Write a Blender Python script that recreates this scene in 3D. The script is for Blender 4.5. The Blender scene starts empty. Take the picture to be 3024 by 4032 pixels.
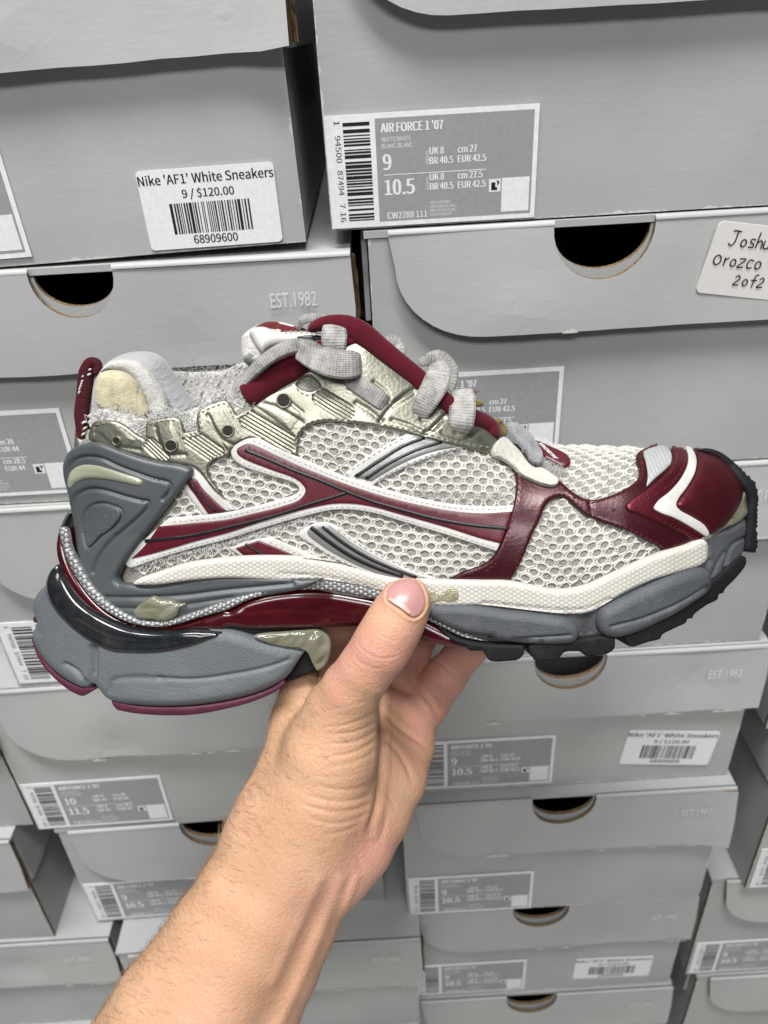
import bpy, bmesh, math, random
import numpy as np
from mathutils import Vector, Matrix
from mathutils.geometry import delaunay_2d_cdt
random.seed(7); RNG = np.random.default_rng(11)
SC = bpy.context.scene; COL = SC.collection

# ---------------------------------------------------------------- camera
CAMZ = 1.02                                   # height of the phone above the floor
TH, RO = math.radians(32.0), math.radians(3.4)  # looking down, slight roll
FWD = np.array([0, math.cos(TH), -math.sin(TH)]); _r0 = np.array([1.0, 0, 0]); _u0 = np.cross(_r0, FWD)
RGT = _r0*math.cos(RO) - _u0*math.sin(RO); UPV = np.cross(RGT, FWD)
CPOS = np.array([0, 0, CAMZ])
cam = bpy.data.cameras.new('camera'); camo = bpy.data.objects.new('camera', cam); COL.objects.link(camo)
M = Matrix((( RGT[0], UPV[0], -FWD[0], 0), (RGT[1], UPV[1], -FWD[1], 0), (RGT[2], UPV[2], -FWD[2], CAMZ), (0, 0, 0, 1)))
camo.matrix_world = M
cam.sensor_fit = 'HORIZONTAL'; cam.sensor_width = 7.3; cam.lens = 7.3      # a phone's wide lens
cam.clip_start = .01; cam.clip_end = 50
cam.dof.use_dof = True; cam.dof.focus_distance = .335; cam.dof.aperture_fstop = 3.2
SC.camera = camo

# ---------------------------------------------------------------- light: shop ceiling tubes, soft room light
w = bpy.data.worlds.new('World'); SC.world = w; w.use_nodes = True
w.node_tree.nodes['Background'].inputs[0].default_value = (.86, .93, 1.0, 1)
w.node_tree.nodes['Background'].inputs[1].default_value = .06
def area(name, loc, target, sx, sy, power, col):
    l = bpy.data.lights.new(name, 'AREA'); l.shape = 'RECTANGLE'; l.size = sx; l.size_y = sy; l.energy = power; l.color = col
    o = bpy.data.objects.new(name, l); COL.objects.link(o); o.location = loc
    o.rotation_euler = (Vector(target)-Vector(loc)).to_track_quat('-Z', 'Y').to_euler()
    return o
area('ceiling_tube_light', (-.2, -.30, CAMZ+2.1), (0, .15, CAMZ-.4), 1.6, .45, 94, (1, .993, .98))
area('ceiling_tube_light', (-.25, -2.1, CAMZ+1.85), (0, .3, CAMZ-.4), 1.8, .5, 50, (1, .995, .985))
SC.view_settings.view_transform = 'Standard'; SC.view_settings.look = 'None'; SC.view_settings.gamma = 1
SC.view_settings.use_curve_mapping = False; SC.view_settings.exposure = 0
SC.cycles.use_denoising = True
SC.cycles.max_bounces = 8

# ---------------------------------------------------------------- helpers
def lin(r, g=None, b=None):
    if g is None: g = b = r
    f = lambda c: (c/255/12.92 if c/255 <= .04045 else ((c/255+.055)/1.055)**2.4)
    return (f(r), f(g), f(b), 1)
def tag(o, label=None, cat=None, group=None, kind=None):
    for k, v in (('label', label), ('category', cat), ('group', group), ('kind', kind)):
        if v: o[k] = v
    return o
def empty(name, loc):
    o = bpy.data.objects.new(name, None); COL.objects.link(o); o.location = loc; o.empty_display_size = .02
    return o
def link_mesh(name, me, parent=None, mats=()):
    o = bpy.data.objects.new(name, me); COL.objects.link(o)
    for m in mats: me.materials.append(m)
    if parent is not None: o.parent = parent
    return o
def meshobj(name, V, F, mat, parent=None, smooth=True, midx=None):
    me = bpy.data.meshes.new(name); me.from_pydata([tuple(map(float, p)) for p in V], [], [tuple(map(int, f)) for f in F])
    mats = mat if isinstance(mat, (list, tuple)) else [mat]
    for m in mats: me.materials.append(m)
    if midx is not None: me.polygons.foreach_set('material_index', np.array(midx, dtype=np.int32))
    if smooth: me.polygons.foreach_set('use_smooth', np.ones(len(me.polygons), dtype=bool))
    me.update()
    if smooth: me.set_sharp_from_angle(angle=math.radians(74))
    o = bpy.data.objects.new(name, me); COL.objects.link(o)
    if parent is not None: o.parent = parent
    return o

class N:                                       # small material builder
    def __init__(s, name):
        s.m = bpy.data.materials.new(name); s.m.use_nodes = True; s.t = s.m.node_tree
        s.b = s.t.nodes['Principled BSDF']; s.tc = s.t.nodes.new('ShaderNodeTexCoord')
    def new(s, typ, **kw):
        n = s.t.nodes.new(typ)
        for k, v in kw.items(): setattr(n, k, v)
        return n
    def link(s, a, b): s.t.links.new(a, b)
    def noise(s, scale, detail=3, rough=.5, vec=None, sc=(1, 1, 1)):
        mp = s.new('ShaderNodeMapping'); mp.inputs['Scale'].default_value = sc
        s.link(vec or s.tc.outputs['Object'], mp.inputs[0])
        n = s.new('ShaderNodeTexNoise'); n.inputs['Scale'].default_value = scale
        n.inputs['Detail'].default_value = detail; n.inputs['Roughness'].default_value = rough
        s.link(mp.outputs[0], n.inputs[0]); return n.outputs[0]
    def voro(s, scale, sc=(1, 1, 1), feature='F1'):
        mp = s.new('ShaderNodeMapping'); mp.inputs['Scale'].default_value = sc
        s.link(s.tc.outputs['Object'], mp.inputs[0])
        n = s.new('ShaderNodeTexVoronoi'); n.feature = feature; n.inputs['Scale'].default_value = scale
        s.link(mp.outputs[0], n.inputs['Vector']); return n.outputs['Distance']
    def ramp(s, fac, stops):
        r = s.new('ShaderNodeValToRGB'); e = r.color_ramp.elements
        while len(e) > len(stops): e.remove(e[-1])
        while len(e) < len(stops): e.new(.5)
        for el, (p, c) in zip(e, stops): el.position = p; el.color = c
        s.link(fac, r.inputs[0]); return r.outputs[0]
    def mix(s, fac, a, b, blend='MIX'):
        n = s.new('ShaderNodeMix', data_type='RGBA', blend_type=blend)
        for sock, v in ((n.inputs[0], fac), (n.inputs[6], a), (n.inputs[7], b)):
            if isinstance(v, (int, float, tuple)): sock.default_value = v
            else: s.link(v, sock)
        return n.outputs[2]
    def math(s, op, a, b=0.0):
        n = s.new('ShaderNodeMath', operation=op)
        for sock, v in ((n.inputs[0], a), (n.inputs[1], b)):
            if isinstance(v, (int, float)): sock.default_value = v
            else: s.link(v, sock)
        return n.outputs[0]
    def bump(s, h, strength=.3, dist=.001, prev=None):
        n = s.new('ShaderNodeBump'); n.inputs['Strength'].default_value = strength; n.inputs['Distance'].default_value = dist
        s.link(h, n.inputs['Height'])
        if prev is not None: s.link(prev, n.inputs['Normal'])
        return n.outputs[0]
    def set(s, base=None, rough=None, metal=None, spec=None, normal=None, **kw):
        for k, v in [('Base Color', base), ('Roughness', rough), ('Metallic', metal), ('Specular IOR Level', spec), ('Normal', normal)] + list(kw.items()):
            if v is None: continue
            if isinstance(v, (int, float, tuple)): s.b.inputs[k].default_value = v
            else: s.link(v, s.b.inputs[k])
        return s.m

def catmull(pts, closed=True, step=4.0):
    """smooth curve through pts (a point given twice is a sharp corner), resampled about every step"""
    P = [np.array(p[:2], float) if len(p) == 2 else np.array(p, float) for p in pts]
    n = len(P); runs = []
    if closed:
        dup = [i for i in range(n) if np.allclose(P[i], P[(i+1) % n])]
        if dup:
            k = (dup[0]+1) % n; P = P[k:]+P[:k]; P.append(P[0].copy()) if not np.allclose(P[-1], P[0]) else None
        else:
            P = [P[-1]]+P+[P[0], P[1]]; runs = [('c', P)]
    if not runs:
        cur = [P[0]]
        for a, b in zip(P[:-1], P[1:]):
            if np.allclose(a, b):
                if len(cur) > 1: runs.append(('o', cur))
                cur = [b]
            else: cur.append(b)
        if len(cur) > 1: runs.append(('o', cur))
    out = []
    for kind, Q in runs:
        if kind == 'o': Q = [2*Q[0]-Q[1]]+Q+[2*Q[-1]-Q[-2]]
        for i in range(1, len(Q)-2):
            p0, p1, p2, p3 = Q[i-1:i+3]
            L = np.linalg.norm((p2-p1)[:2]); m = max(1, int(round(L/step)))
            d1 = max(np.linalg.norm((p1-p0)[:2]), 1e-6)**.5; d2 = max(L, 1e-6)**.5; d3 = max(np.linalg.norm((p3-p2)[:2]), 1e-6)**.5
            m1 = (p2-p1) if d1 < 1e-3 else d2*((p1-p0)/d1 - (p2-p0)/(d1+d2) + (p2-p1)/d2)
            m2 = (p2-p1) if d3 < 1e-3 else d2*((p2-p1)/d2 - (p3-p1)/(d2+d3) + (p3-p2)/d3)
            for j in range(m):
                s = j/m; s2, s3 = s*s, s*s*s
                out.append((2*s3-3*s2+1)*p1 + (s3-2*s2+s)*m1 + (-2*s3+3*s2)*p2 + (s3-s2)*m2)
        if kind == 'o' and not closed: pass
    if not closed: out.append(P[-1])
    return np.array(out)
def inside(pts, poly):
    x, y = pts[:, 0], pts[:, 1]; r = np.zeros(len(pts), bool)
    x1, y1 = poly[:, 0], poly[:, 1]; x2, y2 = np.roll(x1, -1), np.roll(y1, -1)
    for a, b, c, d in zip(x1, y1, x2, y2):
        if b == d: continue
        r ^= ((b > y) != (d > y)) & (x < (c-a)*(y-b)/(d-b)+a)
    return r
def dist_to(pts, line, closed):
    A = line; B = np.roll(line, -1, 0)
    if not closed: A, B = A[:-1], B[:-1]
    best = np.full(len(pts), 1e9)
    for a, b in zip(A, B):
        ab = b-a; L = ab@ab
        if L < 1e-12: continue
        t = np.clip(((pts-a)@ab)/L, 0, 1); d = pts-a-t[:, None]*ab
        best = np.minimum(best, (d*d).sum(1))
    return np.sqrt(best)
def triangulate(poly, holes, interior):
    loops = [poly]+list(holes); verts = []; edges = []
    for lp in loops:
        s = len(verts); n = len(lp); verts += [Vector((float(p[0]), float(p[1]))) for p in lp]
        edges += [(s+i, s+(i+1) % n) for i in range(n)]
    nb = len(verts)
    verts += [Vector((float(p[0]), float(p[1]))) for p in interior]
    r = delaunay_2d_cdt(verts, edges, [], 0, 1e-6)
    V = np.array([(p.x, p.y) for p in r[0]]); F = np.array([tuple(f) for f in r[2] if len(f) == 3])
    c = V[F].mean(1); k = inside(c, poly)
    for h in holes: k &= ~inside(c, h)
    F = F[k]
    a = V[F]; s = (a[:, 1, 0]-a[:, 0, 0])*(a[:, 2, 1]-a[:, 0, 1])-(a[:, 1, 1]-a[:, 0, 1])*(a[:, 2, 0]-a[:, 0, 0])
    F[s < 0] = F[s < 0][:, ::-1]
    return V, F
# ================================================================ the wall of shoe boxes
def paperboard(name, v, tint=(1, 1, 1.0), worn=False):
    n = N(name)
    big = n.noise(9, 3, .55); fine = n.noise(650, 2, .6); lines = n.noise(55, 3, .6, sc=(1, 1, 7.5))
    c0 = (v*.88*tint[0], v*.88*tint[1], v*.885*tint[2], 1); c1 = (v*1.07*tint[0], v*1.07*tint[1], v*1.06*tint[2], 1)
    base = n.ramp(big, [(.3, c0), (.7, c1)])
    scuff = n.ramp(n.noise(42, 6, .72, sc=(1, 1, 1.6)), [(.70, (0, 0, 0, 1)), (.80, (1, 1, 1, 1))])
    base = n.mix(n.math('MULTIPLY', scuff, .12), base, (.75, .75, .74, 1))
    oi = n.new('ShaderNodeObjectInfo').outputs['Random']; rnd = n.ramp(oi, [(0, (.88, .885, .89, 1)), (1, (1.0, 1.0, .985, 1))])
    base = n.mix(1.0, base, rnd, 'MULTIPLY')
    base = n.mix(n.math('MULTIPLY', n.ramp(n.noise(900, 2, .7), [(.35, (1, 1, 1, 1)), (.62, (0, 0, 0, 1))]), .10), base, (v*.6, v*.6, v*.6, 1))
    crease = n.ramp(n.noise(5, 5, .5, sc=(1, 1, 2.5)), [(.485, (0, 0, 0, 1)), (.5, (1, 1, 1, 1)), (.515, (0, 0, 0, 1))])
    if worn:                                                   # rubbed card edges show the pale core
        sx = n.new('ShaderNodeSeparateXYZ'); n.link(n.tc.outputs['Object'], sx.inputs[0])
        dm = n.math('MINIMUM', n.math('MINIMUM', sx.outputs[0], n.math('SUBTRACT', .26, sx.outputs[0])), sx.outputs[2])
        lim = n.math('MULTIPLY', n.math('MAXIMUM', n.math('SUBTRACT', n.noise(60, 5, .7), .46), 0.0), .009)
        base = n.mix(n.math('MULTIPLY', n.math('LESS_THAN', dm, lim), .75), base, (.66, .655, .64, 1))
    h = n.math('ADD', n.math('MULTIPLY', lines, .55), n.math('MULTIPLY', fine, .16))
    return n.set(base, .52, 0, .35, n.bump(n.math('ADD', h, n.math('MULTIPLY', crease, .10)), .16, .0008))
M_BOX = paperboard('grey_paperboard', .46, (.985, 1.0, .995), True)
M_BOX3 = paperboard('grey_paperboard_side', .45, (.98, 1, 1.01))
M_BOX2 = paperboard('grey_paperboard_lid', .465, (.985, 1.0, .995))
def plain(name, c, rough=.5, bumpsc=None, bs=.15, **kw):
    n = N(name); nm = None
    if bumpsc: nm = n.bump(n.noise(bumpsc, 3, .6), bs, .0006)
    var = n.ramp(n.noise(30, 4, .6), [(.3, tuple(x*.92 for x in c[:3])+(1,)), (.7, tuple(min(1, x*1.05) for x in c[:3])+(1,))])
    return n.set(var, rough, kw.pop('metal', 0), kw.pop('spec', .4), nm, **kw)
def kraft():
    n = N('kraft_board_edge'); s = n.noise(240, 2, .5, sc=(4, 4, .3))
    return n.set(n.ramp(s, [(.35, (.10, .062, .03, 1)), (.65, (.27, .185, .10, 1))]), .85, 0, .2, n.bump(s, .6, .001))
M_KRAFT = kraft()
M_PAPER = plain('white_sticker_paper', (.82, .82, .83), .45, 300, .05)
M_LABELG = plain('grey_label_print', (.315, .322, .335), .42)
M_INK = plain('black_ink', (.012, .012, .014), .5)
M_WHITEINK = plain('white_ink', (.80, .80, .81), .5)
M_EST = plain('pale_print', (.74, .74, .73), .5)
M_CHIP = plain('bare_paper_core', (.70, .695, .68), .7, 500, .2)
M_CREAM = plain('cream_sticker_paper', (.80, .775, .74), .5, 300, .05)

TXT_CACHE = {}
import os
try: SANS = bpy.data.fonts.load(os.path.join(bpy.utils.system_resource('DATAFILES'), 'fonts', 'Noto Sans CJK Regular.woff2'))   # Blender's own interface font
except Exception: SANS = None
def text_mesh(s, bold=0.0, sans=True):                       # letters as a flat mesh
    key = (s, bold, sans)
    if key in TXT_CACHE: return TXT_CACHE[key]
    cu = bpy.data.curves.new('t', 'FONT'); cu.body = s; cu.size = 1; cu.resolution_u = 3; cu.offset = bold; cu.fill_mode = 'FRONT'
    if sans and SANS is not None: cu.font = SANS
    ob = bpy.data.objects.new('t', cu); COL.objects.link(ob)
    dg = bpy.context.evaluated_depsgraph_get(); me = bpy.data.meshes.new_from_object(ob.evaluated_get(dg))
    V = np.array([v.co[:2] for v in me.vertices]) if len(me.vertices) else np.zeros((0, 2)); F = [tuple(p.vertices) for p in me.polygons]
    bpy.data.objects.remove(ob); bpy.data.curves.remove(cu); bpy.data.meshes.remove(me)
    TXT_CACHE[key] = (V, F); return V, F
class Flat:                                    # flat print in the XZ plane, y towards the viewer is negative
    def __init__(s): s.V = []; s.F = []
    def rect(s, x0, z0, x1, z1, y): s.poly([(x0, z0), (x1, z0), (x1, z1), (x0, z1)], y)
    def poly(s, pts, y):
        b = len(s.V); s.V += [(p[0], y, p[1]) for p in pts]; s.F.append(tuple(range(b, b+len(pts))))
    def text(s, body, x, z, h, y, xs=1.0, rot=0, align='L', bold=0.0, width=None, sans=True):
        V, F = text_mesh(body, 0 if sans else bold, sans)
        if not len(V): return
        cap = np.ptp(text_mesh('H', 0, sans)[0][:, 1]); k = h/cap; V = V*k
        x0, x1 = V[:, 0].min(), V[:, 0].max()
        if width: xs = width/(x1-x0)
        V = V*np.array([xs, 1]); x0, x1 = V[:, 0].min(), V[:, 0].max()
        V = V-np.array([x0 if align == 'L' else (x0+x1)/2, 0])
        c, q = math.cos(rot), math.sin(rot); V = V@np.array([[c, q], [-q, c]])
        for q_, dx in enumerate((-.5, .5, 0) if sans and bold else (0,)):          # a heavier weight: the print spreads sideways
            dd = (dx*bold*h*c, dx*bold*h*q); b = len(s.V)
            s.V += [(x+p[0]+dd[0], y-q_*.00012, z+p[1]+dd[1]) for p in V]; s.F += [tuple(b+i for i in f) for f in F]
    def stroke(s, pts, wd, y):
        P = catmull(pts, False, .0006)
        d = np.gradient(P, axis=0); d /= np.maximum(np.linalg.norm(d, axis=1), 1e-9)[:, None]; nn = np.stack([-d[:, 1], d[:, 0]], 1)*wd/2
        b = len(s.V); m = len(P)
        s.V += [(p[0], y, p[1]) for p in P+nn]+[(p[0], y, p[1]) for p in P-nn]
        s.F += [(b+i, b+i+1, b+m+i+1, b+m+i) for i in range(m-1)]
    def mesh(s, name, mat):
        me = bpy.data.meshes.new(name); me.from_pydata(s.V, [], s.F); me.materials.append(mat); me.update(); return me
def slab(pts, y0, y1, mat, name, holes=()):
    """a thin card with outline pts (x,z), front at y0 (nearer), back at y1; returns mesh, edges in slot 1"""
    poly = np.array(pts); hs = [np.array(h) for h in holes]
    V, F = triangulate(poly, hs, [])
    n = len(V); VV = [(p[0], y0, p[1]) for p in V]+[(p[0], y1, p[1]) for p in V]
    FF = [tuple(f) for f in F]+[tuple(n+i for i in f[::-1]) for f in F]; mi = [0]*len(FF)
    cnt = {}
    for f in F:
        for a, b in ((f[0], f[1]), (f[1], f[2]), (f[2], f[0])): cnt[(a, b)] = 1
    for (a, b) in cnt:
        if (b, a) not in cnt: FF.append((a, n+a, n+b, b)); mi.append(1)
    me = bpy.data.meshes.new(name); me.from_pydata(VV, [], FF)
    for m in mat: me.materials.append(m)
    me.polygons.foreach_set('material_index', np.array(mi, dtype=np.int32)); me.update(); return me

def barcode(fl, x0, z0, x1, z1, y, seed, vertical):
    r = random.Random(seed); p = z0 if vertical else x0; end = z1 if vertical else x1
    unit = (end-p)/62
    while p < end-unit:
        wd = unit*r.choice([.75, .75, 1.3, 1.3, 2.2]); g = unit*r.choice([.7, .7, 1.2, 1.9])
        e = min(p+wd, end)
        (fl.rect(x0, p, x1, e, y) if vertical else fl.rect(p, z0, e, z1, y)); p += wd+g

LABEL_CACHE = {}
def size_label(parent, x, z, lw, lh, big, small, data, seed, peel=False):
    """white bordered size label; x,z = lower left on the box front"""
    key = (big, small, data)
    if key not in LABEL_CACHE:
        W_, H_ = 1.0, .495
        X = lambda a: a; Zf = lambda b: H_*(1-b)
        y = -.0035
        g = Flat(); g.rect(.235, Zf(.955), .978, Zf(.045), -.0028); gm = g.mesh('printed_panel', M_LABELG)
        t = Flat()
        t.text("AIR FORCE 1 '07", .262, Zf(.165), .038, y, width=.29, bold=.12)
        t.text('WHITE/WHITE', .262, Zf(.245), .020, y, width=.138, bold=0); t.text('BLANC/BLANC', .262, Zf(.302), .020, y, width=.146, bold=0)
        t.text(big, .266, Zf(.49), .068, y, xs=.85, bold=.10); t.text(small, .268, Zf(.715), .068, y, xs=.85, bold=.10)
        t.rect(.266, Zf(.538), .755, Zf(.530), y)
        uk, br, cm1, eu, cm2 = data
        for zz, cm, who in ((.375, cm1, 'MENS'), (.605, cm2, 'WMNS')):
            t.text('UK '+uk, .487, Zf(zz), .030, y, xs=.82, bold=.10); t.text('BR '+br, .487, Zf(zz+.085), .030, y, xs=.82, bold=.10)
            t.text('cm '+cm, .622, Zf(zz), .030, y, xs=.82, bold=.10); t.text('EUR '+eu, .622, Zf(zz+.085), .030, y, xs=.82, bold=.10)
            t.text(who, .482, Zf(zz+.088), .014, y, rot=math.pi/2, width=.058)
        t.text('CW2288 111', .275, Zf(.935), .030, y, width=.195, bold=.06)
        for i, s in enumerate(('MADE IN VIETNAM /', 'FABRIQUE AU VIETNAM /', 'FABRICADO NO VIETNA /', 'HECHO EN VIETNAM')):
            t.text(s, .485, Zf(.82+.037*i), .0135, y, xs=.62, bold=0)
        t.rect(.772, Zf(.742), .828, Zf(.625), y); t.rect(.834, Zf(.93), .968, Zf(.62), y)
        tm = t.mesh('lettering', M_WHITEINK)
        b = Flat(); barcode(b, .085, Zf(.935), .21, Zf(.06), -.0030, seed, True)
        for s, zz, wd in (('1', .045, .02), ('94500', .17, .115), ('87494', .47, .11), ('7', .77, .02), ('16', .85, .045)):
            b.text(s, .045, Zf(zz), .026, -.0030, rot=-math.pi/2, width=wd)
        b.poly([(.783, Zf(.725)), (.812, Zf(.725)), (.812, Zf(.70)), (.803, Zf(.70)), (.803, Zf(.655)), (.783, Zf(.655))], -.0044)
        b.poly([(.812, Zf(.688)), (.822, Zf(.665)), (.820, Zf(.645)), (.808, Zf(.638)), (.812, Zf(.66))], -.0044)
        bm_ = b.mesh('barcode', M_INK)
        LABEL_CACHE[key] = (gm, tm, bm_)
        base = Flat(); base.rect(0, 0, 1, H_, 0)
        LABEL_CACHE['base'] = slab([(0, 0), (1, 0), (1, H_), (0, H_)], -.0022, .004, [M_PAPER, M_PAPER], 'size_label')
    gm, tm, bm_ = LABEL_CACHE[key]
    o = link_mesh('size_label', LABEL_CACHE['base'], parent); o.location = (x, -.0002, z); o.scale = (lw, .1, lh/.495)
    for nm, me in (('printed_panel', gm), ('lettering', tm), ('barcode', bm_)):
        c_ = link_mesh(nm, me, o)
        if nm != 'printed_panel': c_['kind'] = 'stuff'
    return o
def round_rect(x0, z0, x1, z1, r, k=6):
    out = []
    for cx, cz, a0 in ((x1-r, z0+r, -90), (x1-r, z1-r, 0), (x0+r, z1-r, 90), (x0+r, z0+r, 180)):
        for i in range(k+1):
            a = math.radians(a0+90*i/k); out.append((cx+r*math.cos(a), cz+r*math.sin(a)))
    return out
PRICE = {}
def price_sticker(parent, x, z, lw, lh, rot=0):
    if not PRICE:
        PRICE['b'] = slab(round_rect(0, 0, 1, .58, .035), -.002, .003, [M_PAPER, M_PAPER], 'price_sticker')
        t = Flat()
        t.text("Nike 'AF1' White Sneakers", .5, .475, .066, -.003, align='C', width=.985, bold=.05); t.text('9 / $120.00', .5, .372, .058, -.003, align='C', width=.38, bold=.05)
        t.text('68909600', .5, .032, .062, -.003, align='C', width=.33, bold=.05)
        PRICE['t'] = t.mesh('lettering', M_INK)
        b = Flat(); barcode(b, .2, .11, .8, .335, -.003, 5, False); PRICE['c'] = b.mesh('barcode', M_INK)
    o = link_mesh('price_sticker', PRICE['b'], parent); o.location = (x, -.0002, z); o.scale = (lw, .1, lh/.58); o.rotation_euler[1] = rot
    link_mesh('lettering', PRICE['t'], o)['kind'] = 'stuff'; link_mesh('barcode', PRICE['c'], o)['kind'] = 'stuff'

def warp(me, seed, amp):
    """slightly buckled card: push vertices of a subdivided sheet in and out"""
    r = random.Random(seed); ph = [r.uniform(0, 6.28) for _ in range(6)]
    for v in me.vertices:
        x, z = v.co.x, v.co.z
        v.co.y += amp*(1.85+math.sin(x*19+ph[0])*math.sin(z*31+ph[1])+.5*math.sin(x*43+ph[2]+z*17)+.35*math.sin(z*70+ph[3]+x*9))
def subdivided(me, cuts):
    bm = bmesh.new(); bm.from_mesh(me); bmesh.ops.triangulate(bm, faces=bm.faces[:])
    for _ in range(cuts):
        long = [e for e in bm.edges if e.calc_length() > .012]
        if long: bmesh.ops.subdivide_edges(bm, edges=long, cuts=1, use_grid_fill=False); bmesh.ops.triangulate(bm, faces=bm.faces[:])
    bm.to_mesh(me); bm.free(); return me
BD = .335                                       # depth of a box
def half_disc(cx, zt, r, d, k=18):
    return [(cx-r*math.cos(math.pi*i/k), zt-d*math.sin(math.pi*i/k)**.9) for i in range(k+1)]
def make_box(x, ztop, yf, H, label, W=.26, yaw=0, roll=0, flap=.06, hole=True, est=True, big=None, price=None, seed=0, lx=.002, lz=None, lwid=.108, holex=.122, hr=.0255, flap_out=.004, torn=0):
    """x = left edge, ztop = top of the lid, yf = front face of the body"""
    r = random.Random(seed); t = .003
    o = empty('shoe_box', (x, yf, CAMZ+ztop-H)); o.rotation_euler = (0, roll, yaw)
    tag(o, label, 'shoe box', 'stacked grey shoe boxes')
    Hb = H-.004
    # body: five card walls
    hx, hd = holex, .0275*hr/.0255
    fr = [(0, 0), (W, 0), (W, Hb)]+([p for p in half_disc(hx, Hb, hr-.001, hd-.0065)][::-1] if hole else [])+[(0, Hb)]
    me = slab(fr, 0, t, [M_BOX, M_KRAFT], 'front_wall'); subdivided(me, 3); warp(me, seed, .00038)
    for v in me.vertices:                                    # soft, worn front edges
        pass
    b = link_mesh('body', me, o)
    V = []; F = []
    def bx(x0, y0, z0, x1, y1, z1):
        s = len(V)
        V.extend([(x0, y0, z0), (x1, y0, z0), (x1, y1, z0), (x0, y1, z0), (x0, y0, z1), (x1, y0, z1), (x1, y1, z1), (x0, y1, z1)])
        F.extend([tuple(s+i for i in q) for q in ((0, 3, 2, 1), (4, 5, 6, 7), (0, 1, 5, 4), (1, 2, 6, 5), (2, 3, 7, 6), (3, 0, 4, 7))])
    bx(.0004, t+.0002, 0, t, BD, Hb-.0005); bx(W-t, t+.0002, 0, W-.0004, BD, Hb-.0005)
    bx(t+.0002, BD-t, 0, W-t-.0002, BD-.0002, Hb-.0005); bx(t+.0002, t+.0002, .0005, W-t-.0002, BD-t-.0002, t)
    meshobj('side_walls', V, F, M_BOX3, o, smooth=False)
    # lid: top sheet, side flaps, front flap with thumb cut-out and one rounded corner
    V = []; F = []
    bx(-.002, .0, Hb+.0006, W+.004, BD+.003, H); bx(-.0035, .012, Hb-.045, -.0008, BD, Hb+.0004); bx(W+.001, .004, Hb-flap+.004, W+.0038, BD, Hb+.0004)
    kf = 6; rf = .0022; xl, xr = .0101, W+.004                # rounded fold between top and flap
    spans = [(xl, hx-hr*.985), (hx+hr*.985, xr)] if hole else [(xl, xr)]
    for a_, b_ in spans:
        s0 = len(V)
        for q in range(kf+1):
            an = math.pi/2*q/kf; yy = -flap_out*.4-.0025+rf-rf*math.sin(an); zz = H+.0006-rf+rf*math.cos(an)
            V.extend([(a_, yy, zz), (b_, yy, zz)])
        for q in range(kf): F.append((s0+2*q, s0+2*q+2, s0+2*q+3, s0+2*q+1))
    lid = meshobj('lid', V, F, M_BOX2, o, smooth=False)
    rad = .045; z0 = H-flap
    x0 = .010
    pts = [(x0, H-.0015)]
    for i in range(11):
        a = math.pi+math.pi/2*i/10; pts.append((x0+.003+rad+rad*math.cos(a), z0+rad*.82+rad*.82*math.sin(a)))
    nb = 14; jag = [r.uniform(-1, 1)*.00025 for _ in range(nb)]
    for i in range(1, nb): pts.append((x0+.003+rad+(W+.003-x0-rad)*i/nb, z0+jag[i]))
    pts += [(W+.004, z0+.001), (W+.005, z0+flap*.5), (W+.004, H-.0015)]
    if hole: pts += [p for p in half_disc(hx, H-.0015, hr, hd)][::-1]
    me = slab(pts, -.0025, 0, [M_BOX2, M_KRAFT], 'front_flap'); subdivided(me, 3); warp(me, seed+50, .0004)
    dn = (r.uniform(.05, W-.03), r.uniform(.3, .9), r.choice((-1, 1, 1.5)))      # a dent in the flap
    for v in me.vertices:
        k = (H-v.co.z)/flap
        v.co.y += -flap_out*.4-flap_out*k
        v.co.y += .0016*(math.exp(-((v.co.x-dn[0])/.022)**2-((v.co.z-H+flap*dn[1])/.018)**2))*dn[2]
        if torn and v.co.x > W-.03: v.co.y -= torn*((v.co.x-W+.03)/.03)**2*(.4+.6*k)
    fl = link_mesh('front_flap', me, lid)
    V = []; F = []                                            # chipped paper along the lower edge of the flap
    for _ in range(r.randint(4, 8) if ztop < -.2 else 1):
        cx = r.uniform(x0+.055, W-.002) if r.random() < .7 else r.uniform(W-.03, W+.002); ln_ = r.uniform(.002, .014); k = 7; b_ = len(V)
        for i in range(k+1):
            xx = cx+ln_*(i/k-.5); yy = -.0029-flap_out*1.42
            V += [(xx, yy, z0-.0006), (xx, yy-.0001, z0+(.0003+r.uniform(.0002, .0016))*math.sin(math.pi*(i+.2)/(k+.4)))]
        F += [(b_+2*i, b_+2*i+2, b_+2*i+3, b_+2*i+1) for i in range(k)]
    ch_ = meshobj('chipped_paper_edge', V, F, M_CHIP, lid, smooth=False); ch_['kind'] = 'stuff'
    if est:
        e = Flat(); e.text('EST.1982', 0, 0, .0074, 0, xs=.8, width=.0235, bold=-.004, sans=False)
        q = link_mesh('lettering', e.mesh('lettering', M_EST), lid); q.location = (W-.038, -.0033-flap_out*1.05, H-.0245)
        q['kind'] = 'stuff'
    if torn:                                                  # ragged corrugated end at the lid corner
        V = []; F = []; zz = [H-.002-(flap-.004)*i/12 for i in range(13)]
        for i, z in enumerate(zz):
            V += [(W+.0044+.0003*r.random(), -flap_out-.0010-r.uniform(0, .0006)-torn*.5*(i/12), z), (W+.0046+.0005*r.random(), .004, z), (W+.0062+.0009*r.random()+torn*.3*(i/12), .001-torn*.3, z)]
        for i in range(12):
            a = i*3; F += [(a, a+3, a+4, a+1), (a+1, a+4, a+5, a+2)]
        meshobj('torn_edge', V, F, M_KRAFT, lid, smooth=False)
    lz = .004 if lz is None else lz
    if big: size_label(o, lx, lz, lwid, lwid*.5, big, {'9': '10.5', '10': '11.5'}[big], {'9': ('8', '40.5', '27', '42.5', '27.5'), '10': ('9', '42', '28', '44', '28.5')}[big], seed)
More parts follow.
